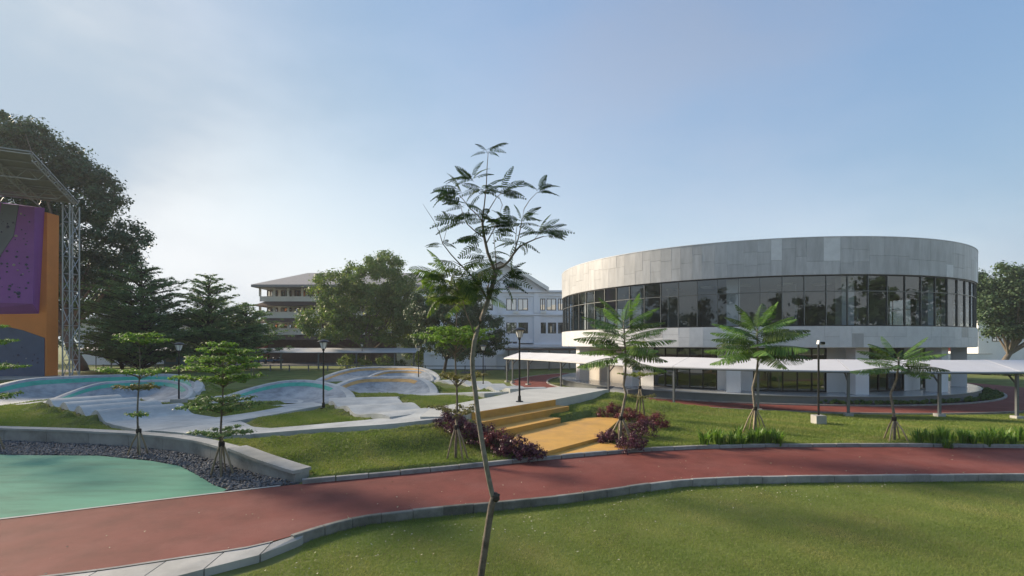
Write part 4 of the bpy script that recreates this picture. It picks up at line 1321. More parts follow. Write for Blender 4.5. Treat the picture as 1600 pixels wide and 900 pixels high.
hr.f = [(0, 1, 5, 4), (1, 2, 5), (2, 3, 4, 5), (3, 0, 4), (6, 7, 1, 0), (7, 8, 2, 1), (8, 9, 3, 2), (9, 6, 0, 3), (9, 8, 7, 6)]
obj('hipped_roof', hr, MT['roof_tile'], ob)

# white sheds on the left
sh = thing('white_shed', (-78, 104, 0), 'white metal shed with low pitched roof behind the climbing tower', 'shed')
mb = MB()
def shed(root, x0, x1, y0, y1, h, rid, m1, m2):
    obj('wall', MB().span(x0, x1, y0, y1, 0, h), m1, root)
    mb = MB(); xm = (x0 + x1) / 2
    o_ = .6
    mb.v = [(x0 - o_, y0 - o_, h), (xm, y0 - o_, h + rid), (x1 + o_, y0 - o_, h), (x0 - o_, y1 + o_, h), (xm, y1 + o_, h + rid), (x1 + o_, y1 + o_, h)]
    mb.f = [(0, 1, 4, 3), (1, 2, 5, 4), (0, 2, 1), (3, 4, 5), (0, 3, 5, 2)]
    obj('roof', mb, m2, root)
shed(sh, -88, -74, 104, 122, 8.2, 3.2, MT['bluewhite'], MT['shed_roof'])
window(sh, -84.6, -82.6, 103.96, 2.6, 4.4, 2)
sh2 = thing('lean_to_shelter', (-77, 84, 0), 'small white flat roofed shelter beside the lattice mast', 'shelter')
obj('roof', MB().box((-77.5, 84, 10.4), (7.5, 5, .35), ry=-.05), MT['shed_roof'], sh2)
for x in (-80.6, -74.6):
    obj('post', MB().tube([(x, 84, 0), (x, 84, 10.2)], .12, 6), MT['galv'], sh2)
obj('brace', MB().tube([(-80.6, 84, 7.5), (-75.4, 84, 10.2)], .09, 6), MT['galv'], sh2)
kb = thing('blue_kiosk', (-58, 88.5, 0), 'dark blue kiosk box under the left shelter roof', 'kiosk')
obj('body', MB().span(-59.3, -56.4, 87.2, 89, .3, 2.7), MT['blue'], kb)
obj('plinth', MB().span(-59.5, -56.2, 87.0, 89.1, 0, .296), MT['concrete'], kb)
obj('hatch', MB().span(-58.9, -57.2, 87.13, 87.19, 1.2, 2.3), MT['steel'], kb)
mh = thing('market_hut', (ox(388) , 118, 0), 'dark red hut with a thin sloping roof behind the car park', 'hut')
obj('wall', MB().span(ox(376), ox(398), 118, 122, 0, 4.0), MT['red'], mh)
obj('roof', MB().box(((ox(384) + ox(414)) / 2, 119, 4.9), (5.2, 5, .15), ry=.14), MT['shed_roof'], mh)
obj('door', MB().span(ox(384), ox(390), 117.9, 117.99, .05, 2.6), MT['interior'], mh)
# right-hand far buildings
rbd = thing('white_building', (104, 112, 0), 'white building partly hidden by the tree at the right edge', 'building')
obj('wall', MB().span(102, 122, 112, 126, 0, 9.0), MT['white_wall'], rbd)
obj('roof', MB().span(101.6, 122.4, 111.6, 126.4, 9.004, 9.35), MT['roof_tile'], rbd)
window(rbd, 105, 107, 111.96, 4.8, 6.6, 2)
window(rbd, 109.5, 111.5, 111.96, 4.8, 6.6, 2)
lw = thing('boundary_wall', (92, 108, 0), 'low white boundary wall beyond the right lawn', 'wall')
obj('wall_body', MB().span(84, 101.2, 108, 108.4, -.1, 2.1), MT['white_wall'], lw)
obj('coping', MB().span(83.9, 101.3, 107.93, 108.47, 2.104, 2.22), MT['concrete'], lw)
bn = thing('orange_banner', (93, 109.2, 0), 'orange banner on a post behind the low white wall', 'banner')
obj('post', MB().tube([(92.6, 109.2, 0), (92.6, 109.2, 5.2)], .09, 6), MT['galv'], bn)
obj('cloth', MB().box((93.3, 109.2, 3.8), (1.3, .06, 2.2)), MT['red'], bn)

# ------------------------------------------------------------------ low fence rails along the road
fen = thing('road_railing', (-40, 78, 0), 'low dark railing along the road behind the pump track', 'railing')
for z in (.45, .95):
    obj('rail', MB().tube([(-64, 80.2, z), (-40, 78.6, z), (-10, 76.6, z), (-1, 76.0, z)], .06, 5), MT['steel'], fen)
for k in range(22):
    x = -64 + 63 * k / 21
    y = float(np.interp(x, [-64, -40, -10, -1], [80.2, 78.6, 76.6, 76.0]))
    obj('post', MB().span(x - .07, x + .07, y - .07, y + .07, -.1, 1.05), MT['steel'], fen)

# ------------------------------------------------------------------ car and motorcycles in the car park
car = thing('parked_car', (-57.5, 150, .03), 'silver hatchback parked in the far car park', 'car')
prof = [(-2.05, .3), (-2.1, .75), (-1.75, .95), (-1.0, 1.0), (-.35, 1.45), (1.1, 1.48), (1.85, 1.05), (2.05, .95), (2.1, .35)]
mb = MB(); n = len(prof)
for s in (-1, 1):
    for (x, z) in prof: mb.v.append((x, s * (.85 if z < 1.1 else .68), z))
mb.f = [tuple(range(n)), tuple(n + i for i in range(n))[::-1]] + [(i, i + n, (i + 1) % n + n, (i + 1) % n) for i in range(n)]
obj('body', mb, MT['carpaint'], car, local=True)
for x in (-1.3, 1.3):
    for s in (-1, 1):
        w = obj('wheel', MB().tube([(x, s * .72, .32), (x, s * .9, .32)], .32, 14), MT['tyre'], car, local=True)
        obj('rim', MB().tube([(x, s * .9, .32), (x, s * .915, .32)], .18, 10), MT['galv'], w, local=True)
for (x0, x1) in ((-.75, .25), (.35, 1.2)):
    for s in (-1, 1):
        obj('side_window', MB().quad((x0 - .1, s * .84, 1.05), (x1 + .1, s * .84, 1.05), (x1, s * .70, 1.40), (x0 + .25, s * .70, 1.40)), MT['glass_blue'], car, local=True)
obj('headlight', MB().box((-2.02, -.6, .8), (.15, .35, .14)), MT['lantern'], car, local=True)
obj('headlight', MB().box((-2.02, .6, .8), (.15, .35, .14)), MT['lantern'], car, local=True)
mc = thing('motorcycle', (0, 0, 0), '', 'motorcycle', 'parked motorcycles')
for x in (-.62, .62):
    w = obj('wheel', MB().tube([(x, -.05, .3), (x, .05, .3)], .3, 14), MT['tyre'], mc)
obj('body', MB().prism([(-.5, -.14), (.55, -.14), (.55, .14), (-.5, .14)], [.35, .35, .35, .35], [.62, .72, .72, .62]), MT['blue'], mc)
obj('seat', MB().box((.3, 0, .79), (.7, .26, .12)), MT['tyre'], mc)
obj('front_fork', MB().tube([(-.64, 0, .3), (-.42, 0, .98)], .05, 6), MT['galv'], mc)
obj('handlebar', MB().tube([(-.42, -.34, 1.0), (-.42, .34, 1.0)], .03, 6), MT['black'], mc)
obj('headlamp', MB().lathe([(.04, 0), (.11, .05), (.11, .12)], 8, (-.55, 0, .86)), MT['lantern'], mc)
for k in range(7):
    p = (-55.0 + .55 * k + (.2 if k > 3 else 0), 103 + 2.0 * k, .03)
    lb = '%s parked motorcycle from the near end of the row by the car park edge' % ORD[k]
    if k == 0: mc.location = p; mc.rotation_euler = (0, 0, .4); mc['label'] = lb; mc.scale = (1.25,) * 3
    else: place_copy(mc, p, .4 + .05 * k, lb, 1.25)

# ------------------------------------------------------------------ foliage
def leaf_quads(P, D, U, ln, wd, tint):
    """P centre (n,3), D along, U across unit vectors -> rhomb leaves"""
    n = len(P)
    ln = np.broadcast_to(np.asarray(ln), (n,))[:, None]; wd = np.broadcast_to(np.asarray(wd), (n,))[:, None]
    V = np.stack([P - D * ln * .5, P + U * wd * .5 + D * ln * .05, P + D * ln * .5, P - U * wd * .5 + D * ln * .05], 1).reshape(-1, 3)
    Q = np.arange(4 * n).reshape(n, 4)
    return V, Q, np.repeat(tint, 4)


def rand_unit(n, g):
    v = g.normal(size=(n, 3)); return v / np.linalg.norm(v, axis=1, keepdims=True)


def cross_n(a, b):
    c = np.cross(a, b); return c / (np.linalg.norm(c, axis=1, keepdims=True) + 1e-9)


def clump_leaves(centers, radii, per, size, seed, flat=1.0, shell=.55, up=.5):
    """leaves spread through clumps; tint is random per leaf and clump"""
    g = np.random.default_rng(seed)
    n = len(centers) * per
    c = np.repeat(np.asarray(centers), per, 0); r = np.repeat(np.asarray(radii), per)[:, None]
    d = rand_unit(n, g); rad = (shell + (1 - shell) * g.random((n, 1))) * g.random((n, 1)) ** .25
    off = d * rad * r * (1 + .25 * g.normal(size=(n, 1))); off[:, 2] *= flat
    P = c + off
    nrm = d + np.array([0, 0, up]) + .7 * rand_unit(n, g); nrm /= np.linalg.norm(nrm, axis=1, keepdims=True)
    D = cross_n(nrm, rand_unit(n, g)); U = np.cross(nrm, D)
    ct_ = np.repeat(g.random(len(centers)), per)
    tint = np.clip(.5 * ct_ + .5 * g.random(n), 0, 1)
    s = size * g.uniform(.6, 1.3, n)
    return leaf_quads(P, D, U, s, s * .6, tint)


def limbs(base, tops, r0, seed, fork=.35, lean=(0, 0)):
    """trunk with limbs that reach to the given points"""
    g = random.Random(seed); mb = MB()
    base = Vector(base)
    zt = min(t[2] for t in tops)
    cx_ = sum(t[0] for t in tops) / len(tops); cy_ = sum(t[1] for t in tops) / len(tops)
    top = Vector((base.x * .6 + cx_ * .4, base.y * .6 + cy_ * .4, base.z + (zt - base.z) * fork + 1.0))
    mid = base.lerp(top, .5) + Vector((g.uniform(-.2, .2), g.uniform(-.2, .2), 0)) * r0 * 2
    mb.tube([base - Vector((0, 0, .3)), base + Vector((0, 0, r0)), mid, top], [r0 * 1.5, r0 * 1.05, r0 * .9, r0 * .78], 10)
    for t in tops:
        t = Vector(t); k = top.lerp(t, .45) + Vector((g.uniform(-1, 1), g.uniform(-1, 1), g.uniform(-.2, .9))) * (t - top).length * .09
        st = mid.lerp(top, g.uniform(.6, 1))
        mb.tube([st, k, t], [r0 * .45, r0 * .26, r0 * .07], 6, caps=False)
    return mb


def broad_tree(name, base, lobes, nclump, per, leaf, clr, r0, label, seed, lm='leaf_big', group=None, bark='bark', flat=.8, up=.5, ntop=14, cat='tree'):
    """lobes: [(cx,cy,cz,rx,ry,rz)] world"""
    g = np.random.default_rng(seed)
    root = thing(name, base, label, cat, group)
    C = []; RR = []
    vol = np.array([l[3] * l[4] * l[5] for l in lobes]) ** .7; vol /= vol.sum()
    for l, v in zip(lobes, vol):
        m = max(3, int(nclump * v))
        d = rand_unit(m, g); rad = g.uniform(.45, 1.0, (m, 1)) ** .6
        p = d * rad * np.array(l[3:6]) * .88 + np.array(l[:3])
        C.append(p); RR.append(g.uniform(.6, 1.25, m) * clr)
    C = np.concatenate(C); RR = np.concatenate(RR)
    V_, Q_, t_ = clump_leaves(C, RR, per, leaf, seed + 1, flat=flat, up=up)
    sel = g.choice(len(C), min(ntop, len(C)), replace=False)
    obj('trunk', limbs(base, [tuple(C[i]) for i in sel], r0, seed), MT[bark], root, smooth=True)
    npmesh('crown', V_, Q_, MT[lm], root, t_)
    return root


def tier_tree(name, base, tiers, leaf, label, seed, lm='leaf_tier', r0=.05, bark='bark', per=26, group=None, stakes=0, top=None, lm2=None, droop=.0, rise=.0, cat='tree', lean=(0, 0), wobble=.03, jit=.1, vary=.65):
    """layered tree: tiers [(z above base, radius, branches[, material])], sprays of small leaves on flat whorled branches"""
    g = np.random.default_rng(seed); gr = random.Random(seed)
    root = thing(name, base, label, cat, group)
    H = top or max(t[0] for t in tiers) + .2
    bx, by, bz = base
    axis = lambda z: Vector((bx + lean[0] * z / H + wobble * math.sin(z * 1.7 + seed), by + lean[1] * z / H + wobble * math.cos(z * 1.3 + seed), bz + z))
    mb = MB(); nn = 12
    mb.tube([axis(H * i / nn - (.15 if i == 0 else 0)) for i in range(nn + 1)], [r0 * (1 - .8 * i / nn) for i in range(nn + 1)], 8)
    groups = {}
    for t in tiers:
        z, rad, nb = t[0], t[1], t[2]
        mname = t[3] if len(t) > 3 else lm
        lst = groups.setdefault(mname, [])
        a0 = gr.uniform(0, 6.28)
        for k in range(nb):
            a = a0 + 2 * math.pi * k / nb + gr.uniform(-.35, .35)
            rr_ = rad * gr.uniform(vary, 1.12)
            st = axis(max(.3, z - rad * .12 - gr.uniform(0, jit) * rad))
            d = Vector((math.cos(a), math.sin(a), 0))
            def bp(q): return st + d * rr_ * q + Vector((0, 0, rad * (.22 + rise) * math.sqrt(q) - droop * rad * q * q))
            mb.tube([bp(0), bp(.35), bp(.7), bp(1)], [r0 * .33, r0 * .24, r0 * .15, r0 * .05], 5, caps=False)
            ns = max(3, int(rr_ / (leaf * 1.5)))
            for i in range(ns):
                q = .25 + .75 * (i + gr.random()) / ns
                c = bp(min(q, 1.02))
                side = Vector((-d.y, d.x, 0)) * gr.uniform(-1, 1) * rr_ * .30 * (1.15 - q * .55)
                lst.append((c.x + side.x, c.y + side.y, c.z + gr.uniform(0, .05) * rad))
    obj('trunk', mb, MT[bark], root, smooth=True)
    for i, (mname, lst) in enumerate(groups.items()):
        C = np.array(lst); sz = leaf * 2.6
        V_, Q_, t_ = clump_leaves(C, np.full(len(C), sz), per, leaf, seed + 5 + i, flat=.36, shell=.2, up=1.3)
        npmesh('crown', V_, Q_, MT[mname], root, t_)
    if stakes: add_stakes(root, base, stakes, seed, axis)
    return root


def add_stakes(root, base, h, seed, axis=None, n=4, spread=.42):
    gr = random.Random(seed * 3 + 1)
    bx, by, bz = base
    for k in range(n):
        a = .5 + 2 * math.pi * k / n + gr.uniform(-.3, .3)
        s = spread * gr.uniform(.8, 1.15)
        x, y = bx + math.cos(a) * s, by + math.sin(a) * s
        t_ = Vector((bx - math.cos(a) * .03, by - math.sin(a) * .03, bz + h * gr.uniform(.95, 1.12)))
        obj('stake', MB().tube([(x, y, bz - .2), tuple(Vector((x, y, bz)).lerp(t_, .5)), tuple(t_)], .032, 6), MT['bamboo'], root, smooth=True)
    obj('tie', MB().lathe([(.085, 0), (.095, .04), (.095, .13), (.085, .17)], 10, (bx, by, bz + h * .84)), MT['twine'], root)


# --- distant trees
def lob(px, py, Y, rx, rz, ry=None, dy=0):
    p = atY(px, py, Y); return (p.x, p.y + dy, p.z, rx, ry or rx, rz)


broad_tree('rain_tree', (-69, 82, 0), [lob(-40, 300, 82, 12, 11), lob(40, 262, 82, 9.5, 8.0), lob(100, 300, 84, 8.0, 7.0), lob(140, 300, 82, 4.6, 4.2), lob(165, 385, 82, 5.0, 4.0), lob(190, 388, 80, 3.2, 2.8),
                                       lob(100, 410, 84, 7.5, 6.5), lob(130, 460, 86, 6.0, 4.5), lob(165, 440, 82, 4, 2.2), lob(40, 420, 86, 9, 8), lob(10, 215, 84, 6, 5), lob(160, 325, 82, 4.2, 4), lob(200, 370, 81, 3.0, 2.4), lob(200, 410, 82, 3.0, 2.2), lob(75, 235, 83, 6, 5)],
           640, 150, .5, 1.9, .8, 'huge dark tree towering behind the climbing tower', 21)
broad_tree('roadside_tree', (-24.9, 88.0, 0), [lob(585, 440, 88, 7.0, 5.0), lob(525, 455, 88, 5.0, 4.2), lob(500, 500, 87, 4.6, 3.8), lob(560, 480, 87, 7.2, 5.0), lob(628, 470, 88, 4.6, 5.0), lob(610, 500, 88, 6.0, 4.4), lob(545, 520, 86, 3.6, 2.4), lob(640, 475, 89, 3.6, 3.6), lob(640, 515, 89, 4.2, 4.2), lob(655, 545, 91, 3.4, 2.4), lob(590, 412, 89, 4.8, 2.3)],
           520, 130, .40, 1.4, .5, 'big round crowned tree beside the car park', 33, lm='leaf_mid')
broad_tree('dark_tree', (-9.2, 69, 0), [lob(705, 495, 69, 5.2, 3.8), lob(688, 530, 69, 4.4, 2.4), lob(752, 515, 69, 3.4, 3.2), lob(768, 540, 68, 2.2, 2.0), lob(672, 485, 70, 3.4, 3.0), lob(725, 463, 69, 3.0, 2.0), lob(720, 545, 69, 4.0, 1.6)],
           330, 130, .32, .95, .22, 'dense dark tree before the gabled building', 44, bark='bark_dark')
broad_tree('lawn_tree', (76.5, 80, 0), [lob(1572, 440, 80, 5.5, 3.2), lob(1600, 460, 80, 6, 4), lob(1560, 480, 80, 4.0, 3.2), lob(1590, 505, 80, 4.5, 2.8), lob(1565, 520, 79, 2.4, 1.6), lob(1630, 480, 82, 6, 6)],
           280, 120, .42, 1.5, .45, 'broad tree at the right edge behind the round building', 55, lm='leaf_big')
broad_tree('back_tree', (94, 118, 0), [lob(1540, 470, 118, 6, 6), lob(1500, 480, 120, 7, 6)], 60, 100, .7, 2.0, .4, 'darker tree half hidden by the round building on the right', 56)
def mature(base, H, rmax, label, seed, low=2.6):
    n = int(H / .95); tiers = []
    for i in range(n):
        t = i / (n - 1); z = low + (H - low) * t
        r_ = rmax * (math.sin(math.pi * (.24 + .70 * t)) ** .8) * (1 - .25 * t) + .4
        tiers.append((z, r_ * (1.15 if i % 2 else .88), max(5, int(4 + r_ * 1.5))))
    tier_tree('layered_tree', base, tiers, .24, label, seed, r0=.26, per=30, bark='bark_dark', jit=.42, vary=.45, rise=.12, wobble=.12)


mature((-53.5, 74, 0), 15.6, 9.0, 'tall dark layered tree beside the left shelters', 61)
mature((-46.8, 79, 0), 14.6, 7.2, 'dark layered tree just right of the tallest layered one', 62)
mature((-43.6, 84, 0), 10.8, 6.6, 'shorter layered tree behind the left end of the long canopy', 63)
mature((-61.0, 80, 0), 11.0, 5.6, 'layered tree nearest to the lattice mast', 64)
k = 0
for (px, py, Y, rx, rz, lb) in ((150, 440, 120, 9, 8, 'pale far tree seen under the huge dark tree'), (345, 505, 140, 9, 5, 'far tree filling the gap left of the office block'), (385, 520, 128, 5, 4, 'far bushy tree at the corner of the office block'),
                                (60, 500, 110, 12, 6, 'far tree behind the climbing tower base'), (660, 520, 100, 5, 5, 'far tree between round crowned tree and dark tree'), (430, 545, 122, 4.5, 3, 'low tree below the office block galleries'), (300, 520, 115, 8, 5, 'far tree behind the layered trees')):
    p = atY(px, py, Y)
    broad_tree('far_tree', (p.x, p.y, 0), [(p.x, p.y, p.z, rx, rx, rz), (p.x + rx * .5, p.y, p.z - rz * .4, rx * .6, rx * .6, rz * .6), (p.x - rx * .5, p.y, p.z - rz * .3, rx * .6, rx * .6, rz * .6)], 55, 100, .6, 1.9, .3, lb, 70 + k, lm='leaf_big' if k % 2 else 'leaf_mid', group='far trees', ntop=6)
    k += 1
# trees that stand beside and behind the photographer and are mirrored in the glass
ring_ = []
for k, a_ in enumerate(np.linspace(168, 368, 16)):
    rr2 = 66 + 5 * math.sin(k * 2.3)
    ring_.append((8 + rr2 * math.cos(R(a_)), 22 + rr2 * .95 * math.sin(R(a_)), 16 + 3.5 * math.sin(k * 1.7), 8.0 + math.cos(k * 2.1)))
for k, (x, y, h, r_) in enumerate(ring_):
    lb = '%s tree counted from the left in the row mirrored in the glass' % ORD[k]
    broad_tree('mirrored_tree', (x, y, -.3), [(x, y, h * .66, r_, r_, h * .3), (x + r_ * .5, y + 2, h * .42, r_ * .7, r_ * .7, h * .25), (x - r_ * .5, y - 2, h * .45, r_ * .7, r_ * .7, h * .25)], 60, 60, .9, 2.2, .4, lb, 90 + k, group='trees mirrored in the glass', ntop=6)

# shrubs by the road
for k, (px, py, Y, r_, lm, lb) in enumerate(((552, 565, 84, 1.6, 'leaf_yellow', 'yellow green bush left of the big tree trunk'), (572, 570, 82, 1.3, 'leaf_yellow', 'bright yellowish bush at the rim of the far bowl'), (540, 556, 88, 1.5, 'leaf_mid', 'green bush under the long canopy by the car park line'),
                                             (620, 568, 84, 1.4, 'leaf_big', 'dark low bush right of the big tree trunk'), (600, 558, 92, 1.7, 'leaf_mid', 'green bush behind the big tree trunk'))):
    p = atY(px, py, Y)
    broad_tree('bush', (p.x, p.y, 0), [(p.x, p.y, r_ * .8, r_, r_, r_ * .8)], 14, 60, .24, .7, .06, lb, 110 + k, lm=lm, cat='bush', ntop=5)

# --- staked layered saplings
def gpt(px, py, z0=.1):
    z = z0
    for _ in range(8):
        x, y, _z = at(px, py, z); z = .5 * z + .5 * ground_z(x, y)
    return (x, y, ground_z(x, y))


pA = (-14.4, 19.75, -.03)
tier_tree('staked_sapling', pA, [(1.6, .35, 4), (2.65, .75, 6, 'leaf_dry'), (3.25, 1.45, 8), (4.45, .95, 7), (4.62, .8, 6)], .10, 'slim staked sapling with two flat tiers in the pebble bed', 121, lm='leaf_young', r0=.045, stakes=1.05, per=30, top=4.7)
pB = (-9.5, 16.75, -.03)
tier_tree('staked_sapling', pB, [(1.42, 1.0, 8, 'leaf_tier'), (2.25, 1.25, 8, 'leaf_tier'), (2.5, .9, 6, 'leaf_tier'), (3.15, 1.35, 9), (3.5, 1.5, 9), (3.8, 1.3, 8), (4.08, .9, 7), (4.3, .5, 5)], .085, 'bushy staked sapling in the pebbles near the wall end', 122, lm='leaf_young', r0=.05, stakes=1.15, per=36, top=4.35)
tier_tree('staked_sapling', (-20.9, 20.6, -.03), [(2.2, .9, 7), (3.4, 1.0, 7), (4.4, .95, 7), (5.0, .6, 5)], .10, 'staked sapling cut by the left edge of the picture', 123, lm='leaf_young', r0=.045, stakes=1.1, per=30)
pC = gpt(713, 717, .2)
tier_tree('staked_sapling', pC, [(1.55, .95, 7, 'leaf_dry'), (2.75, 1.0, 7, 'leaf_dry'), (3.95, 1.55, 10), (4.25, 1.3, 9), (4.5, .7, 6), (5.5, .95, 8, 'leaf_yellow'), (5.9, .8, 7, 'leaf_yellow'), (6.2, .5, 5, 'leaf_yellow')], .085, 'staked sapling with wide flat crown on the grass slope left of the purple hedge', 124, lm='leaf_young', r0=.05, stakes=1.25, per=30, top=6.3, rise=.25)
pD = gpt(1000, 648, .2)
tier_tree('staked_sapling', pD, [(1.0, .85, 6, 'leaf_dry'), (2.2, 1.2, 7, 'leaf_yellow'), (3.3, .8, 6, 'leaf_yellow'), (4.0, .5, 5, 'leaf_yellow')], .10, 'thin staked sapling behind the red purple shrubs', 125, lm='leaf_young', r0=.04, stakes=1.7, per=24, top=4.3)
pE = atY(396, 585, 62)
tier_tree('staked_sapling', (pE.x, pE.y, ground_z(pE.x, pE.y)), [(2.3, 1.6, 7), (2.9, 1.5, 7), (3.4, 1.0, 6)], .13, 'far small sapling on the lawn behind the middle banked turn', 126, lm='leaf_young', r0=.05, stakes=0, per=26)

# --- fern fronds
def frond_mesh(name, length, npin, plen, m, droop=.25, seed=1, sub=True, hang=.18, fill=.6):
    """one feathery leaf along +X from the origin, arching down; pinnae in pairs made of leaflets"""
    g = np.random.default_rng(seed)
    P = []; D = []; U = []; ln = []; wd = []; tn = []
    for i in range(npin):
        t = (i + .8) / npin
        x = length * (.16 + .84 * t); z = -droop * length * t * t + .12 * length * t
        pl = plen * math.sin(math.pi * (.16 + .80 * t)) ** .75
        for s in (-1, 1):
            a = R(78 - 30 * t) + g.normal() * .07
            d = np.array([math.cos(a), s * math.sin(a), -hang + g.normal() * .06]); d /= np.linalg.norm(d)
            u = np.array([-d[1] * s, d[0] * s, 0.0]); u /= np.linalg.norm(u)
            if sub:
                nl = 5
                for q in range(nl):
                    tq = (q + .6) / nl
                    P.append(np.array([x, 0, z]) + d * pl * tq + np.array([0, 0, -.06 * pl * tq * tq])); D.append(u * .96 + d * .25); U.append(d)
                    ln.append(length / npin * 1.25 * (1 - .3 * tq)); wd.append(pl / nl * 1.05); tn.append(g.random())
            else:
                P.append(np.array([x, 0, z]) + d * pl * .5); D.append(d); U.append(u); ln.append(pl * 1.05); wd.append(length / npin * fill); tn.append(g.random())
    P = np.array(P); D = np.array(D); U = np.array(U)
    D /= np.linalg.norm(D, axis=1, keepdims=True)
    if sub:
        V_, Q_, t_ = leaf_quads(P, D, U, np.array(ln), np.array(wd), np.array(tn))
    else:
        l_ = np.array(ln)[:, None]; w_ = np.array(wd)[:, None]
        B_ = P - D * l_ * .5; sag = np.array([0, 0, -.10]) * l_
        V_ = np.stack([B_ - U * w_ * .22, B_ + U * w_ * .22, P + U * w_ * .5, P - U * w_ * .5, P + D * l_ * .38 + U * w_ * .38 + sag * .7, P + D * l_ * .38 - U * w_ * .38 + sag * .7, P + D * l_ * .52 + U * w_ * .08 + sag, P + D * l_ * .52 - U * w_ * .08 + sag], 1).reshape(-1, 3)
        k_ = np.arange(len(P))[:, None] * 8
        Q_ = np.concatenate([k_ + np.array([[0, 1, 2, 3]]), k_ + np.array([[3, 2, 4, 5]]), k_ + np.array([[5, 4, 6, 7]])])
        t_ = np.repeat(np.array(tn), 8)
    # rachis
    mb = MB(); pts = []
    for i in range(9):
        t = i / 8; x = length * (t * 1.0); tt = max(0, (x / length - .16) / .84)
        pts.append((x, 0, -droop * length * tt * tt + .12 * length * tt))
    mb.tube(pts, [.012 * length * .5 * (1 - .8 * i / 8) + .002 for i in range(9)], 4, caps=False)
    nb = len(V_)
    V_ = np.concatenate([V_, np.array(mb.v)]); Q2 = np.array(mb.f) + nb
    Q_ = np.concatenate([Q_, Q2]); t_ = np.concatenate([t_, np.full(len(mb.v), .3)])
    o = npmesh(name, V_, Q_, m, None, t_)
    return o


def frond_inst(src, parent, loc, az, el, roll=0.0, s=1.0):
    o = src.copy(); col.objects.link(o)
    o.parent = parent
    o.location = Vector(loc) - wloc(parent)
    o.rotation_mode = 'XYZ'
    o.rotation_euler = (roll, -el, az)
    o.scale = (s, s, s)
    return o


def fern_tree(base, path, crown_r, nfr, label, seed, fr, stakes=1.2, r0=.07, crown_h=.9, low=None):
    gr = random.Random(seed)
    root = thing('fern_tree', base, label, 'tree', 'young fern leaved trees')
    pts = [Vector(base) + Vector(p) for p in path]
    n = len(pts)
    obj('trunk', MB().tube(pts, [r0 * (1.15 - .55 * i / (n - 1)) for i in range(n)], 9), MT['bark_pale'], root, smooth=True)
    tip = pts[-1]; below = pts[-2]
    ga = 2.39996
    for i in range(nfr):
        t = i / (nfr - 1)
        el = R(-10 + (38 * t if t < .86 else 33 + (t - .86) * 220)) + gr.uniform(-.1, .1)
        pos = tip - Vector((0, 0, crown_h * (1 - t) ** 1.1)) + Vector((gr.uniform(-.02, .02), gr.uniform(-.02, .02), 0))
        s = (1.0 - .32 * t ** 2) * gr.uniform(.86, 1.06) * crown_r / 1.7
        o = frond_inst(fr[i % len(fr)], root, pos, i * ga + gr.uniform(-.2, .2), el, gr.uniform(-.25, .25), s)
        o.name = 'frond'
    add_stakes(root, base, stakes, seed, n=5 if stakes > 1 else 4, spread=.55)
    return root


F1 = [frond_mesh('frond', 1.7, 34, .36, MT['frond'], droop=.10, seed=3, sub=False, hang=.42, fill=.72), frond_mesh('frond', 1.7, 34, .36, MT['frond'], droop=.14, seed=4, sub=False, hang=.55, fill=.72), frond_mesh('frond', 1.7, 32, .36, MT['frond_dark'], droop=.2, seed=5, sub=False, hang=.65, fill=.75)]
p1 = gpt(970, 692, .1)
sc1 = p1[1] / F
fern_tree(p1, [(0, 0, -.1), (-.02, 0, .9), (.12, 0, 1.6), (.22, 0, 2.1), (.12, .02, 2.45), (.20, .03, 2.9), (.22, .0, 3.5), (.16, 0, 4.3), (.13, 0, 5.2)], 2.1, 40, 'tall fern leaved sapling growing out of the purple shrubs', 201, F1, stakes=1.15, crown_h=1.7, r0=.055)
p2 = gpt(1180, 676, .1)
fern_tree(p2, [(0, 0, -.1), (0, 0, 1.0), (-.06, 0, 1.6), (-.12, 0, 2.1), (.08, 0, 2.9), (.14, 0, 3.5), (.10, 0, 4.4), (.10, 0, 4.9)], 2.5, 40, 'fern leaved sapling with the widest crown before the round building', 202, F1, stakes=1.25, crown_h=1.3, r0=.06)
p3 = gpt(1397, 688, .1)
fern_tree(p3, [(0, 0, -.1), (.02, 0, .9), (-.08, 0, 1.6), (-.15, 0, 2.0), (.10, 0, 2.6), (.2, 0, 3.3), (.2, 0, 3.6)], 1.75, 20, 'small fern leaved sapling with sparse crown near the right edge', 203, F1, stakes=1.0, crown_h=.55, r0=.055)
for o in F1: o.hide_render = True

# ------------------------------------------------------------------ foreground tree
FYY = 9.6
def fp_(px, py, dy=0.0): return atY(px, py, FYY + dy)
ft = thing('foreground_tree', (fp_(750, 920).x, FYY, -.3), 'slender young tree with feathery leaves leaning in the foreground', 'tree')
tw = MB()
def limb(pl, r0, r1, n=7, m=None):
    pts = [fp_(*p) for p in pl]
    k = len(pts); (m or tw).tube(pts, [r0 + (r1 - r0) * i / (k - 1) for i in range(k)], n)
limb([(748, 935), (752, 895), (760, 840), (768, 790), (773, 772)], .068, .062, 9)
trunk_o = obj('trunk_base', tw, MT['bark_mid'], ft, smooth=True)
tw = MB()
limb([(773, 785), (768, 768), (761, 735), (753, 690), (747, 650), (743, 615), (739, 585), (738, 560), (741, 535), (746, 515), (752, 498), (758, 482), (763, 468)], .050, .040, 10)
obj('trunk', tw, MT['bark_pale'], ft, smooth=True)
obj('knot', MB().lathe([(.04, -.10), (.085, -.05), (.075, .03), (.03, .08)], 9, tuple(fp_(774, 776))), MT['bark_dark'], ft, smooth=True)
obj('cut_stub', MB().tube([fp_(774, 782), fp_(780, 772)], [.035, .025], 7), MT['bark_dark'], ft, smooth=True)
tw = MB()
limb([(763, 468), (769, 448), (774, 430), (777, 420)], .045, .036)
limb([(777, 420), (786, 416), (795, 408), (803, 396), (812, 385), (824, 379), (838, 373), (850, 369, .05)], .028, .008)
limb([(775, 428), (769, 412), (762, 395), (757, 372), (754, 350), (754, 342)], .032, .022)
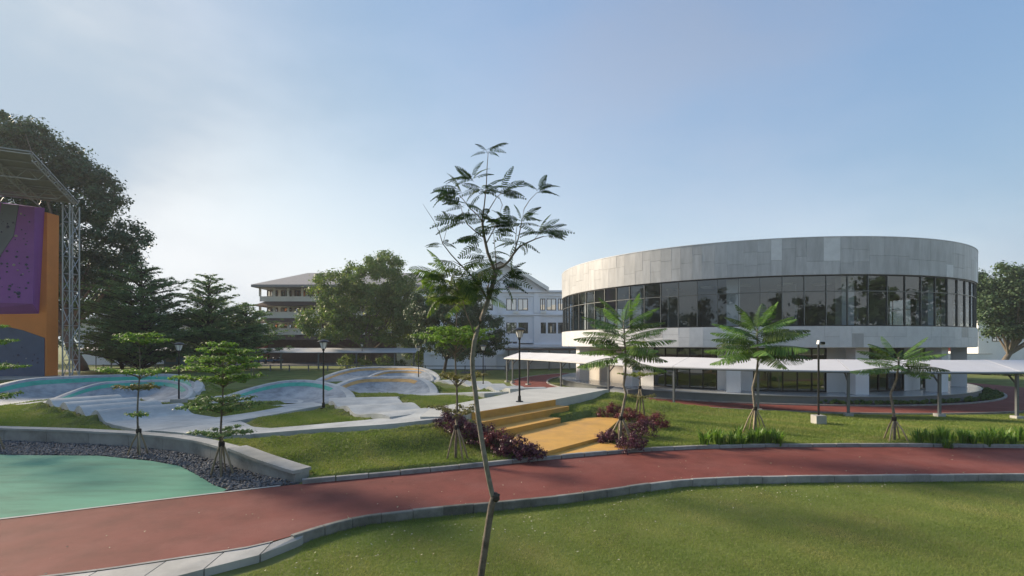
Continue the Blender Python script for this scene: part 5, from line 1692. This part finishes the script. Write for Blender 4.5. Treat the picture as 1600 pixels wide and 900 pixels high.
limb([(754, 342), (757, 318), (760, 290), (761, 262), (763, 236)], .015, .005)
limb([(754, 346), (745, 335), (734, 325), (724, 312), (716, 303)], .014, .005)
limb([(757, 372), (741, 360), (730, 350), (724, 338), (720, 322)], .014, .005)
limb([(755, 348), (765, 326), (776, 308), (786, 300)], .012, .004)
limb([(760, 380), (775, 352), (785, 320), (779, 306)], .012, .004)
limb([(803, 396), (810, 372), (815, 348), (819, 326), (828, 312), (840, 300)], .013, .004)
limb([(806, 392), (806, 370), (808, 350)], .011, .004)
limb([(776, 424), (774, 395), (771, 362)], .012, .004)
limb([(763, 468), (762, 450), (766, 436), (775, 425)], .022, .018)
limb([(763, 470), (750, 448), (737, 431), (722, 416), (705, 398), (692, 381), (686, 362), (678, 345)], .020, .004)
limb([(678, 345), (668, 330), (661, 319)], .005, .002)
limb([(692, 381), (697, 362), (700, 345)], .005, .003)
limb([(722, 416), (708, 408), (690, 408)], .008, .003)
limb([(737, 431), (722, 428), (700, 432)], .010, .004)
limb([(741, 520), (733, 500), (727, 485), (724, 470)], .016, .006)
limb([(728, 488), (716, 470), (704, 452)], .010, .004)
limb([(769, 448), (782, 436), (792, 430)], .010, .004)
limb([(834, 375), (845, 362), (855, 352)], .006, .003)
obj('branches', tw, MT['bark'], ft, smooth=True)
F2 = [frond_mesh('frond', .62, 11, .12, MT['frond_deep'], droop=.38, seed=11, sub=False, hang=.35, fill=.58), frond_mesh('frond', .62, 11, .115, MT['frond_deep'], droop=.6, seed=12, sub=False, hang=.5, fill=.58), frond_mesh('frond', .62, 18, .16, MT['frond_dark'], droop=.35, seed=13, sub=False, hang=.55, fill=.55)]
gr = random.Random(5)
def cluster(px, py, dirs, ln=38, src=None, dy=0.0):
    """dirs: picture angles of the fronds (0 = right, 90 = up)"""
    for a in list(dirs) + [q + gr.uniform(-60, 60) for q in dirs[::2]] + [gr.choice((0, 180)) + gr.uniform(-25, 25) for _ in range(2)]:
        a += gr.uniform(-12, 12)
        L_ = ln * gr.uniform(.8, 1.3) * FYY / F
        depth = gr.uniform(-.75, .75)
        d = Vector((math.cos(R(a)), depth, math.sin(R(a)) * .55 + .12)).normalized()
        az = math.atan2(d.y, d.x); el = math.asin(max(-.95, min(.95, d.z)))
        o = frond_inst(src or F2[gr.choice((0, 1, 1))], ft, fp_(px + gr.uniform(-3, 3), py + gr.uniform(-4, 4), dy + gr.uniform(-.1, .1)), az, el + .12, gr.uniform(-1.1, 1.1), L_ / .62)
        o.name = 'frond'
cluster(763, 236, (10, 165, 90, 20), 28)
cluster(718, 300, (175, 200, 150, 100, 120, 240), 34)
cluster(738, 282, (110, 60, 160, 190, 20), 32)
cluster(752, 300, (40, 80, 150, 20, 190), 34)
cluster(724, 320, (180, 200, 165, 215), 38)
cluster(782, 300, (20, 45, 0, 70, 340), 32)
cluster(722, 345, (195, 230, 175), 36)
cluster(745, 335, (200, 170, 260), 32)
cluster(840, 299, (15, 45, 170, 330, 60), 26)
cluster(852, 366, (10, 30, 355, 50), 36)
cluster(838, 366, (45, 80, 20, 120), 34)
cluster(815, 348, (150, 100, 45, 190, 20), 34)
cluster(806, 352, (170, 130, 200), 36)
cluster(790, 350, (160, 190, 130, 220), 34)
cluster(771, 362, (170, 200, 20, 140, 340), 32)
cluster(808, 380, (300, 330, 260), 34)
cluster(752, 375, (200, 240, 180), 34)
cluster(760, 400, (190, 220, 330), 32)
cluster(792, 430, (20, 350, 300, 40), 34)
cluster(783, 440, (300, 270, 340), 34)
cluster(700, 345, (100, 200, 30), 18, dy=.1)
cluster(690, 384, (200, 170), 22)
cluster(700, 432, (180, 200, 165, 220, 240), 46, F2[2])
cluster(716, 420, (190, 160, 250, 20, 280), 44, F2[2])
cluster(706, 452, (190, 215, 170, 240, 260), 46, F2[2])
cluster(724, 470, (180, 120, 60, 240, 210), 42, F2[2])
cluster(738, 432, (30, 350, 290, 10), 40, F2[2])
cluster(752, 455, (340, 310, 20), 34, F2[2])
for o in F2: o.hide_render = True

# ------------------------------------------------------------------ shrubs and leafy clumps
def shrub(px, py, r_, hz, lm, label, seed, z=.2, per=75):
    x, y, gz0 = gpt(px, py, z)
    r_ *= 1.15
    root = thing('shrub', (x, y, gz0), label, 'shrub', 'purple leaved shrubs')
    g = np.random.default_rng(seed)
    m = 34
    d = rand_unit(m, g); d[:, 2] = np.abs(d[:, 2])
    C = d * np.array([r_, r_, hz]) * g.uniform(.45, .95, (m, 1)) + np.array([x, y, gz0 + hz * .12])
    V_, Q_, t_ = clump_leaves(C, g.uniform(.12, .22, m) * (r_ / .7), per, .075, seed, flat=.9, up=.9)
    st = MB()
    for i in range(10):
        c = C[i]
        st.tube([(x + .05 * math.cos(i), y + .05 * math.sin(i), gz0 - .1), ((x + c[0]) / 2, (y + c[1]) / 2, gz0 + (c[2] - gz0) * .6), tuple(c)], [.018, .013, .006], 5, caps=False)
    obj('stems', st, MT['bark_dark'], root)['kind'] = 'stuff'
    npmesh('foliage', V_, Q_, MT[lm], root, t_)


SH = [(703, 668, .75, .75, 'purple_leaf', 'dark purple shrub at the top left end of the left hedge'), (729, 682, .72, .72, 'purple_leaf', 'purple shrub second from the top of the left hedge'),
      (752, 690, .72, .75, 'purple_leaf', 'purple shrub in the middle of the left hedge beside the lower step'), (777, 702, .72, .75, 'redpurple_leaf', 'reddish purple shrub with bright leaf tips in the left hedge'),
      (803, 710, .66, .70, 'purple_leaf', 'purple shrub second from the kerb end of the left hedge'), (827, 717, .55, .62, 'purple_leaf', 'small purple shrub at the kerb end of the left hedge'),
      (952, 694, .60, .62, 'purple_leaf', 'purple shrub left of the tall fern leaved sapling'), (984, 704, .70, .72, 'purple_leaf', 'round purple shrub right of the sapling nearest the kerb'),
      (955, 650, .75, .75, 'redpurple_leaf', 'red purple shrub highest on the slope right of the steps'), (985, 656, .7, .62, 'redpurple_leaf', 'red shrub in front of the thin staked sapling'),
      (1000, 683, .85, .85, 'purple_leaf', 'dark purple shrub behind the round one right of the steps'), (1020, 668, .8, .75, 'redpurple_leaf', 'red purple shrub at the right end of the right hedge')]
for i, s in enumerate(SH): shrub(*s, seed=300 + i)


def strap_clump(name, seed, n=46, h=.62):
    g = np.random.default_rng(seed); V_ = []; Q_ = []; t_ = []
    for i in range(n):
        a = g.uniform(0, 6.28); r_ = g.uniform(0, .16); hh = h * g.uniform(.6, 1.15); sp = g.uniform(.15, .55)
        d = np.array([math.cos(a), math.sin(a), 0]); s = np.array([-d[1], d[0], 0]); w = g.uniform(.014, .028)
        b0 = d * r_; p1_ = b0 + d * sp * .35 * h + np.array([0, 0, hh * .62]); p2_ = b0 + d * sp * h * .95 + np.array([0, 0, hh * (.95 - sp * .35)])
        b = len(V_); V_ += [b0 - s * w, b0 + s * w, p1_ + s * w * 1.1, p1_ - s * w * 1.1, p2_ + s * w * .15, p2_ - s * w * .15]
        Q_ += [(b, b + 1, b + 2, b + 3), (b + 3, b + 2, b + 4, b + 5)]; t_ += [g.random()] * 6
    return npmesh(name, np.array(V_), np.array(Q_), MT['strap_leaf'], None, np.array(t_))


protos = [strap_clump('leafy_clump', 400 + k) for k in range(4)]
def clumps(px0, px1, py, n, where, rows=2):
    for k in range(n):
        px = px0 + (px1 - px0) * (k + .5) / n + rnd.uniform(-4, 4)
        x, y, z = gpt(px, py - (7 if k % 2 else 0) + rnd.uniform(-2, 2), .1)
        o = protos[k % 4].copy(); col.objects.link(o)
        o.location = (x, y, z - .02); o.rotation_euler = (0, 0, rnd.uniform(0, 6)); s = rnd.uniform(.85, 1.3); o.scale = (s, s, s)
        tag(o, '%s strap leaved clump %s' % (ORD[k], where), 'plant', 'strap leaved clumps by the kerb')


clumps(1097, 1222, 697, 13, 'from the left before the widest fern leaved sapling')
clumps(1432, 1600, 697, 16, 'from the left in the row at the right edge')
for o in protos: bpy.data.objects.remove(o)

# hedge strips near the round building
def hedge(name, pts, w, h, label, seed, lm='hedge_leaf', per=130, step=.35, leaf=.13):
    root = thing(name, pts[0], label, 'hedge')
    g = np.random.default_rng(seed); C = []
    core = MB()
    for a_, b_ in zip(pts[:-1], pts[1:]):
        a_ = Vector(a_); b_ = Vector(b_); L_ = (b_ - a_).length
        for s in np.arange(0, L_, step):
            p = a_.lerp(b_, s / L_)
            C.append((p.x + g.uniform(-.5, .5) * w, p.y + g.uniform(-.5, .5) * w, p.z + h * g.uniform(.35, .75)))
        core.tube([(a_.x, a_.y, a_.z), (b_.x, b_.y, b_.z)], h * .35, 6)
    V_, Q_, t_ = clump_leaves(np.array(C), np.full(len(C), max(h * .45, .15)), per, leaf, seed, flat=.8, up=.8)
    obj('stems', core, MT['bark_dark'], root)
    npmesh('foliage', V_, Q_, MT[lm], root, t_)


arcp = lambda r_, a0, a1, n: [pol(r_, a, 0) for a in np.linspace(a0, a1, n)]
hedge('ground_cover', arcp(20.35, 262, 352, 30), 1.0, .34, 'low green planting between terrace and loop track on the right', 501, step=.12, per=60)
hedge('clipped_hedge', [(59, 76, 0), (63, 70, 0), (66, 64, 0), (70, 56, 0)], .9, .8, 'clipped hedge across the lawn right of the round building', 502, step=.14, per=80, leaf=.16)

# ------------------------------------------------------------------ grass
def grass_patch(name, cells, dens, hgt, label, seed, wid=.006):
    """blades on the ground sheet; cells = (mask over ground vertices grid)"""
    g = np.random.default_rng(seed)
    P00 = np.stack([GX[:-1, :-1], GY[:-1, :-1], GZ[:-1, :-1]], -1)[cells]; P10 = np.stack([GX[1:, :-1], GY[1:, :-1], GZ[1:, :-1]], -1)[cells]
    P01 = np.stack([GX[:-1, 1:], GY[:-1, 1:], GZ[:-1, 1:]], -1)[cells]; P11 = np.stack([GX[1:, 1:], GY[1:, 1:], GZ[1:, 1:]], -1)[cells]
    area = np.abs((P10[:, 0] - P00[:, 0]) * (P01[:, 1] - P00[:, 1]))
    if callable(dens): dd = dens(P00)
    else: dd = dens
    cnt = g.poisson(area * dd)
    idx = np.repeat(np.arange(len(cnt)), cnt); n = len(idx)
    u = g.random((n, 1)); v = g.random((n, 1))
    p = P00[idx] * (1 - u) * (1 - v) + P10[idx] * u * (1 - v) + P01[idx] * (1 - u) * v + P11[idx] * u * v
    hh = (hgt(p) if callable(hgt) else hgt) * g.uniform(.5, 1.3, n)
    a = g.uniform(0, 6.28, n); lean = g.uniform(.3, 1.4, n); b = g.uniform(0, 6.28, n)
    w = wid * hh / .05 * g.uniform(.7, 1.5, n)
    s = np.stack([np.cos(a), np.sin(a), np.zeros(n)], 1) * w[:, None]
    tip = p + np.stack([np.cos(b) * lean * hh, np.sin(b) * lean * hh, hh], 1)
    V_ = np.stack([p - s, p + s, tip], 1).reshape(-1, 3)
    Q_ = np.arange(3 * n).reshape(n, 3)
    # patchy colour: clumps of older, yellower turf
    f = .5 + .25 * np.sin(p[:, 0] * .9 + 1.3 * np.sin(p[:, 1] * .7)) * np.cos(p[:, 1] * 1.1 + np.sin(p[:, 0] * .5)) + .15 * np.sin(p[:, 0] * 3.1 + p[:, 1] * 2.3)
    t_ = np.clip(.75 * f + .4 * g.random(n) - .08, 0, 1)
    o = npmesh(name, V_, Q_, MT['grass_blade'], None, np.repeat(t_, 3))
    tag(o, label, 'grass', kind='stuff')
    return n


cx_ = (GX[:-1, :-1] + GX[1:, 1:]) / 2; cy_ = (GY[:-1, :-1] + GY[1:, 1:]) / 2; cz_ = (GZ[:-1, :-1] + GZ[1:, 1:]) / 2
jidx = np.repeat(np.arange(GX.shape[1] - 1)[None], GX.shape[0] - 1, 0)
near = (jidx < na - 1) & (cy_ > 6.5) & (np.abs(cx_) < cy_ * 1.06 + 2)
near &= ~((cx_ < -4.6) & (cy_ > np.interp(cx_, [-14, -9, -6.6, -5.2, -4.5], [3.2, 7.0, 9.3, 10.55, 11.6]) - .3))
n1 = grass_patch('grass', near, lambda p: 4200 * np.clip((11 / p[:, 1]) ** 1.5, 0.35, 1.2), lambda p: .034 + .06 * np.exp(-np.clip(yn(p[:, 0]) - p[:, 1], 0, 9) / .22) * (.4 + .6 * np.sin(p[:, 0] * 5.3 + np.sin(p[:, 0] * 1.7) * 3) ** 2), 'short mown grass of the near lawn', 601, wid=.0045)
far_ = (jidx >= na + 4) & (cy_ < 46) & (cx_ > -34) & (cx_ < 42)
far_ &= ~((cx_ < -6.2) & (cy_ < yw(cx_) + .5))
far_ &= np.hypot(cx_ - BC[0], cy_ - BC[1]) > 25.6
cov = np.zeros_like(far_)
for i, j in zip(*np.where(far_)):
    if -42 < cx_[i, j] < 8:
        co, idx, dd_ = kd.find((cx_[i, j], cy_[i, j], 0))
        if dd_ < .30 and KD[idx][2] > cz_[i, j] - .02: cov[i, j] = True
far_ &= ~cov
n2 = grass_patch('grass', far_, lambda p: 1100 * np.clip((20 / p[:, 1]) ** 1.6, .15, 1.2), lambda p: .055 + .0012 * np.clip(p[:, 1] - 16, 0, 40), 'grass on the slopes and lawns beyond the red track', 602, wid=.008)
# fallen leaves scattered on the near lawn
g = np.random.default_rng(9); n = 420
x = g.uniform(-5.0, 12, n); y = np.array([float(yn(a_)) for a_ in x]) - .3 - np.abs(g.normal(0, 1.2, n)) * (1.4 - .08 * x)
P = np.stack([x, y, np.full(n, -.175)], 1)
x2 = g.uniform(-10, 22, 160); lo_ = yn(x2); hi_ = yf(x2); q2 = g.beta(.5, .5, 160)
P = np.concatenate([P, np.stack([x2, lo_ + .1 + (hi_ - lo_ - .2) * q2, np.full(160, .012)], 1)]); n = len(P)
nrm = rand_unit(n, g) * .5 + np.array([0, 0, 1.0]); nrm /= np.linalg.norm(nrm, axis=1, keepdims=True)
D = cross_n(nrm, rand_unit(n, g)); U = np.cross(nrm, D)
V_, Q_, t_ = leaf_quads(P, D, U, g.uniform(.03, .075, n), g.uniform(.02, .05, n), g.random(n))
tag(npmesh('fallen_leaves', V_, Q_, MT['litter'], None, t_), 'pale fallen leaves scattered over the near lawn and red track', 'leaves', kind='stuff')
print('blades', n1, n2, 'objects', len(bpy.data.objects))
for o in F1 + F2: bpy.data.objects.remove(o)

# ------------------------------------------------------------------ morning haze
hz_ = MB().span(-260, 260, -120, 420, -2.0, 46.0)
hm_ = bpy.data.materials.new('haze'); hm_.use_nodes = True
nt = hm_.node_tree; nt.nodes.clear()
pv_ = nt.nodes.new('ShaderNodeVolumePrincipled'); mo = nt.nodes.new('ShaderNodeOutputMaterial')
pv_.inputs['Color'].default_value = (.92, .95, 1, 1); pv_.inputs['Density'].default_value = .0004; pv_.inputs['Anisotropy'].default_value = .1
nt.links.new(pv_.outputs[0], mo.inputs['Volume'])
tag(obj('haze', hz_, hm_), 'thin pale morning haze over the whole campus', 'haze', kind='stuff')
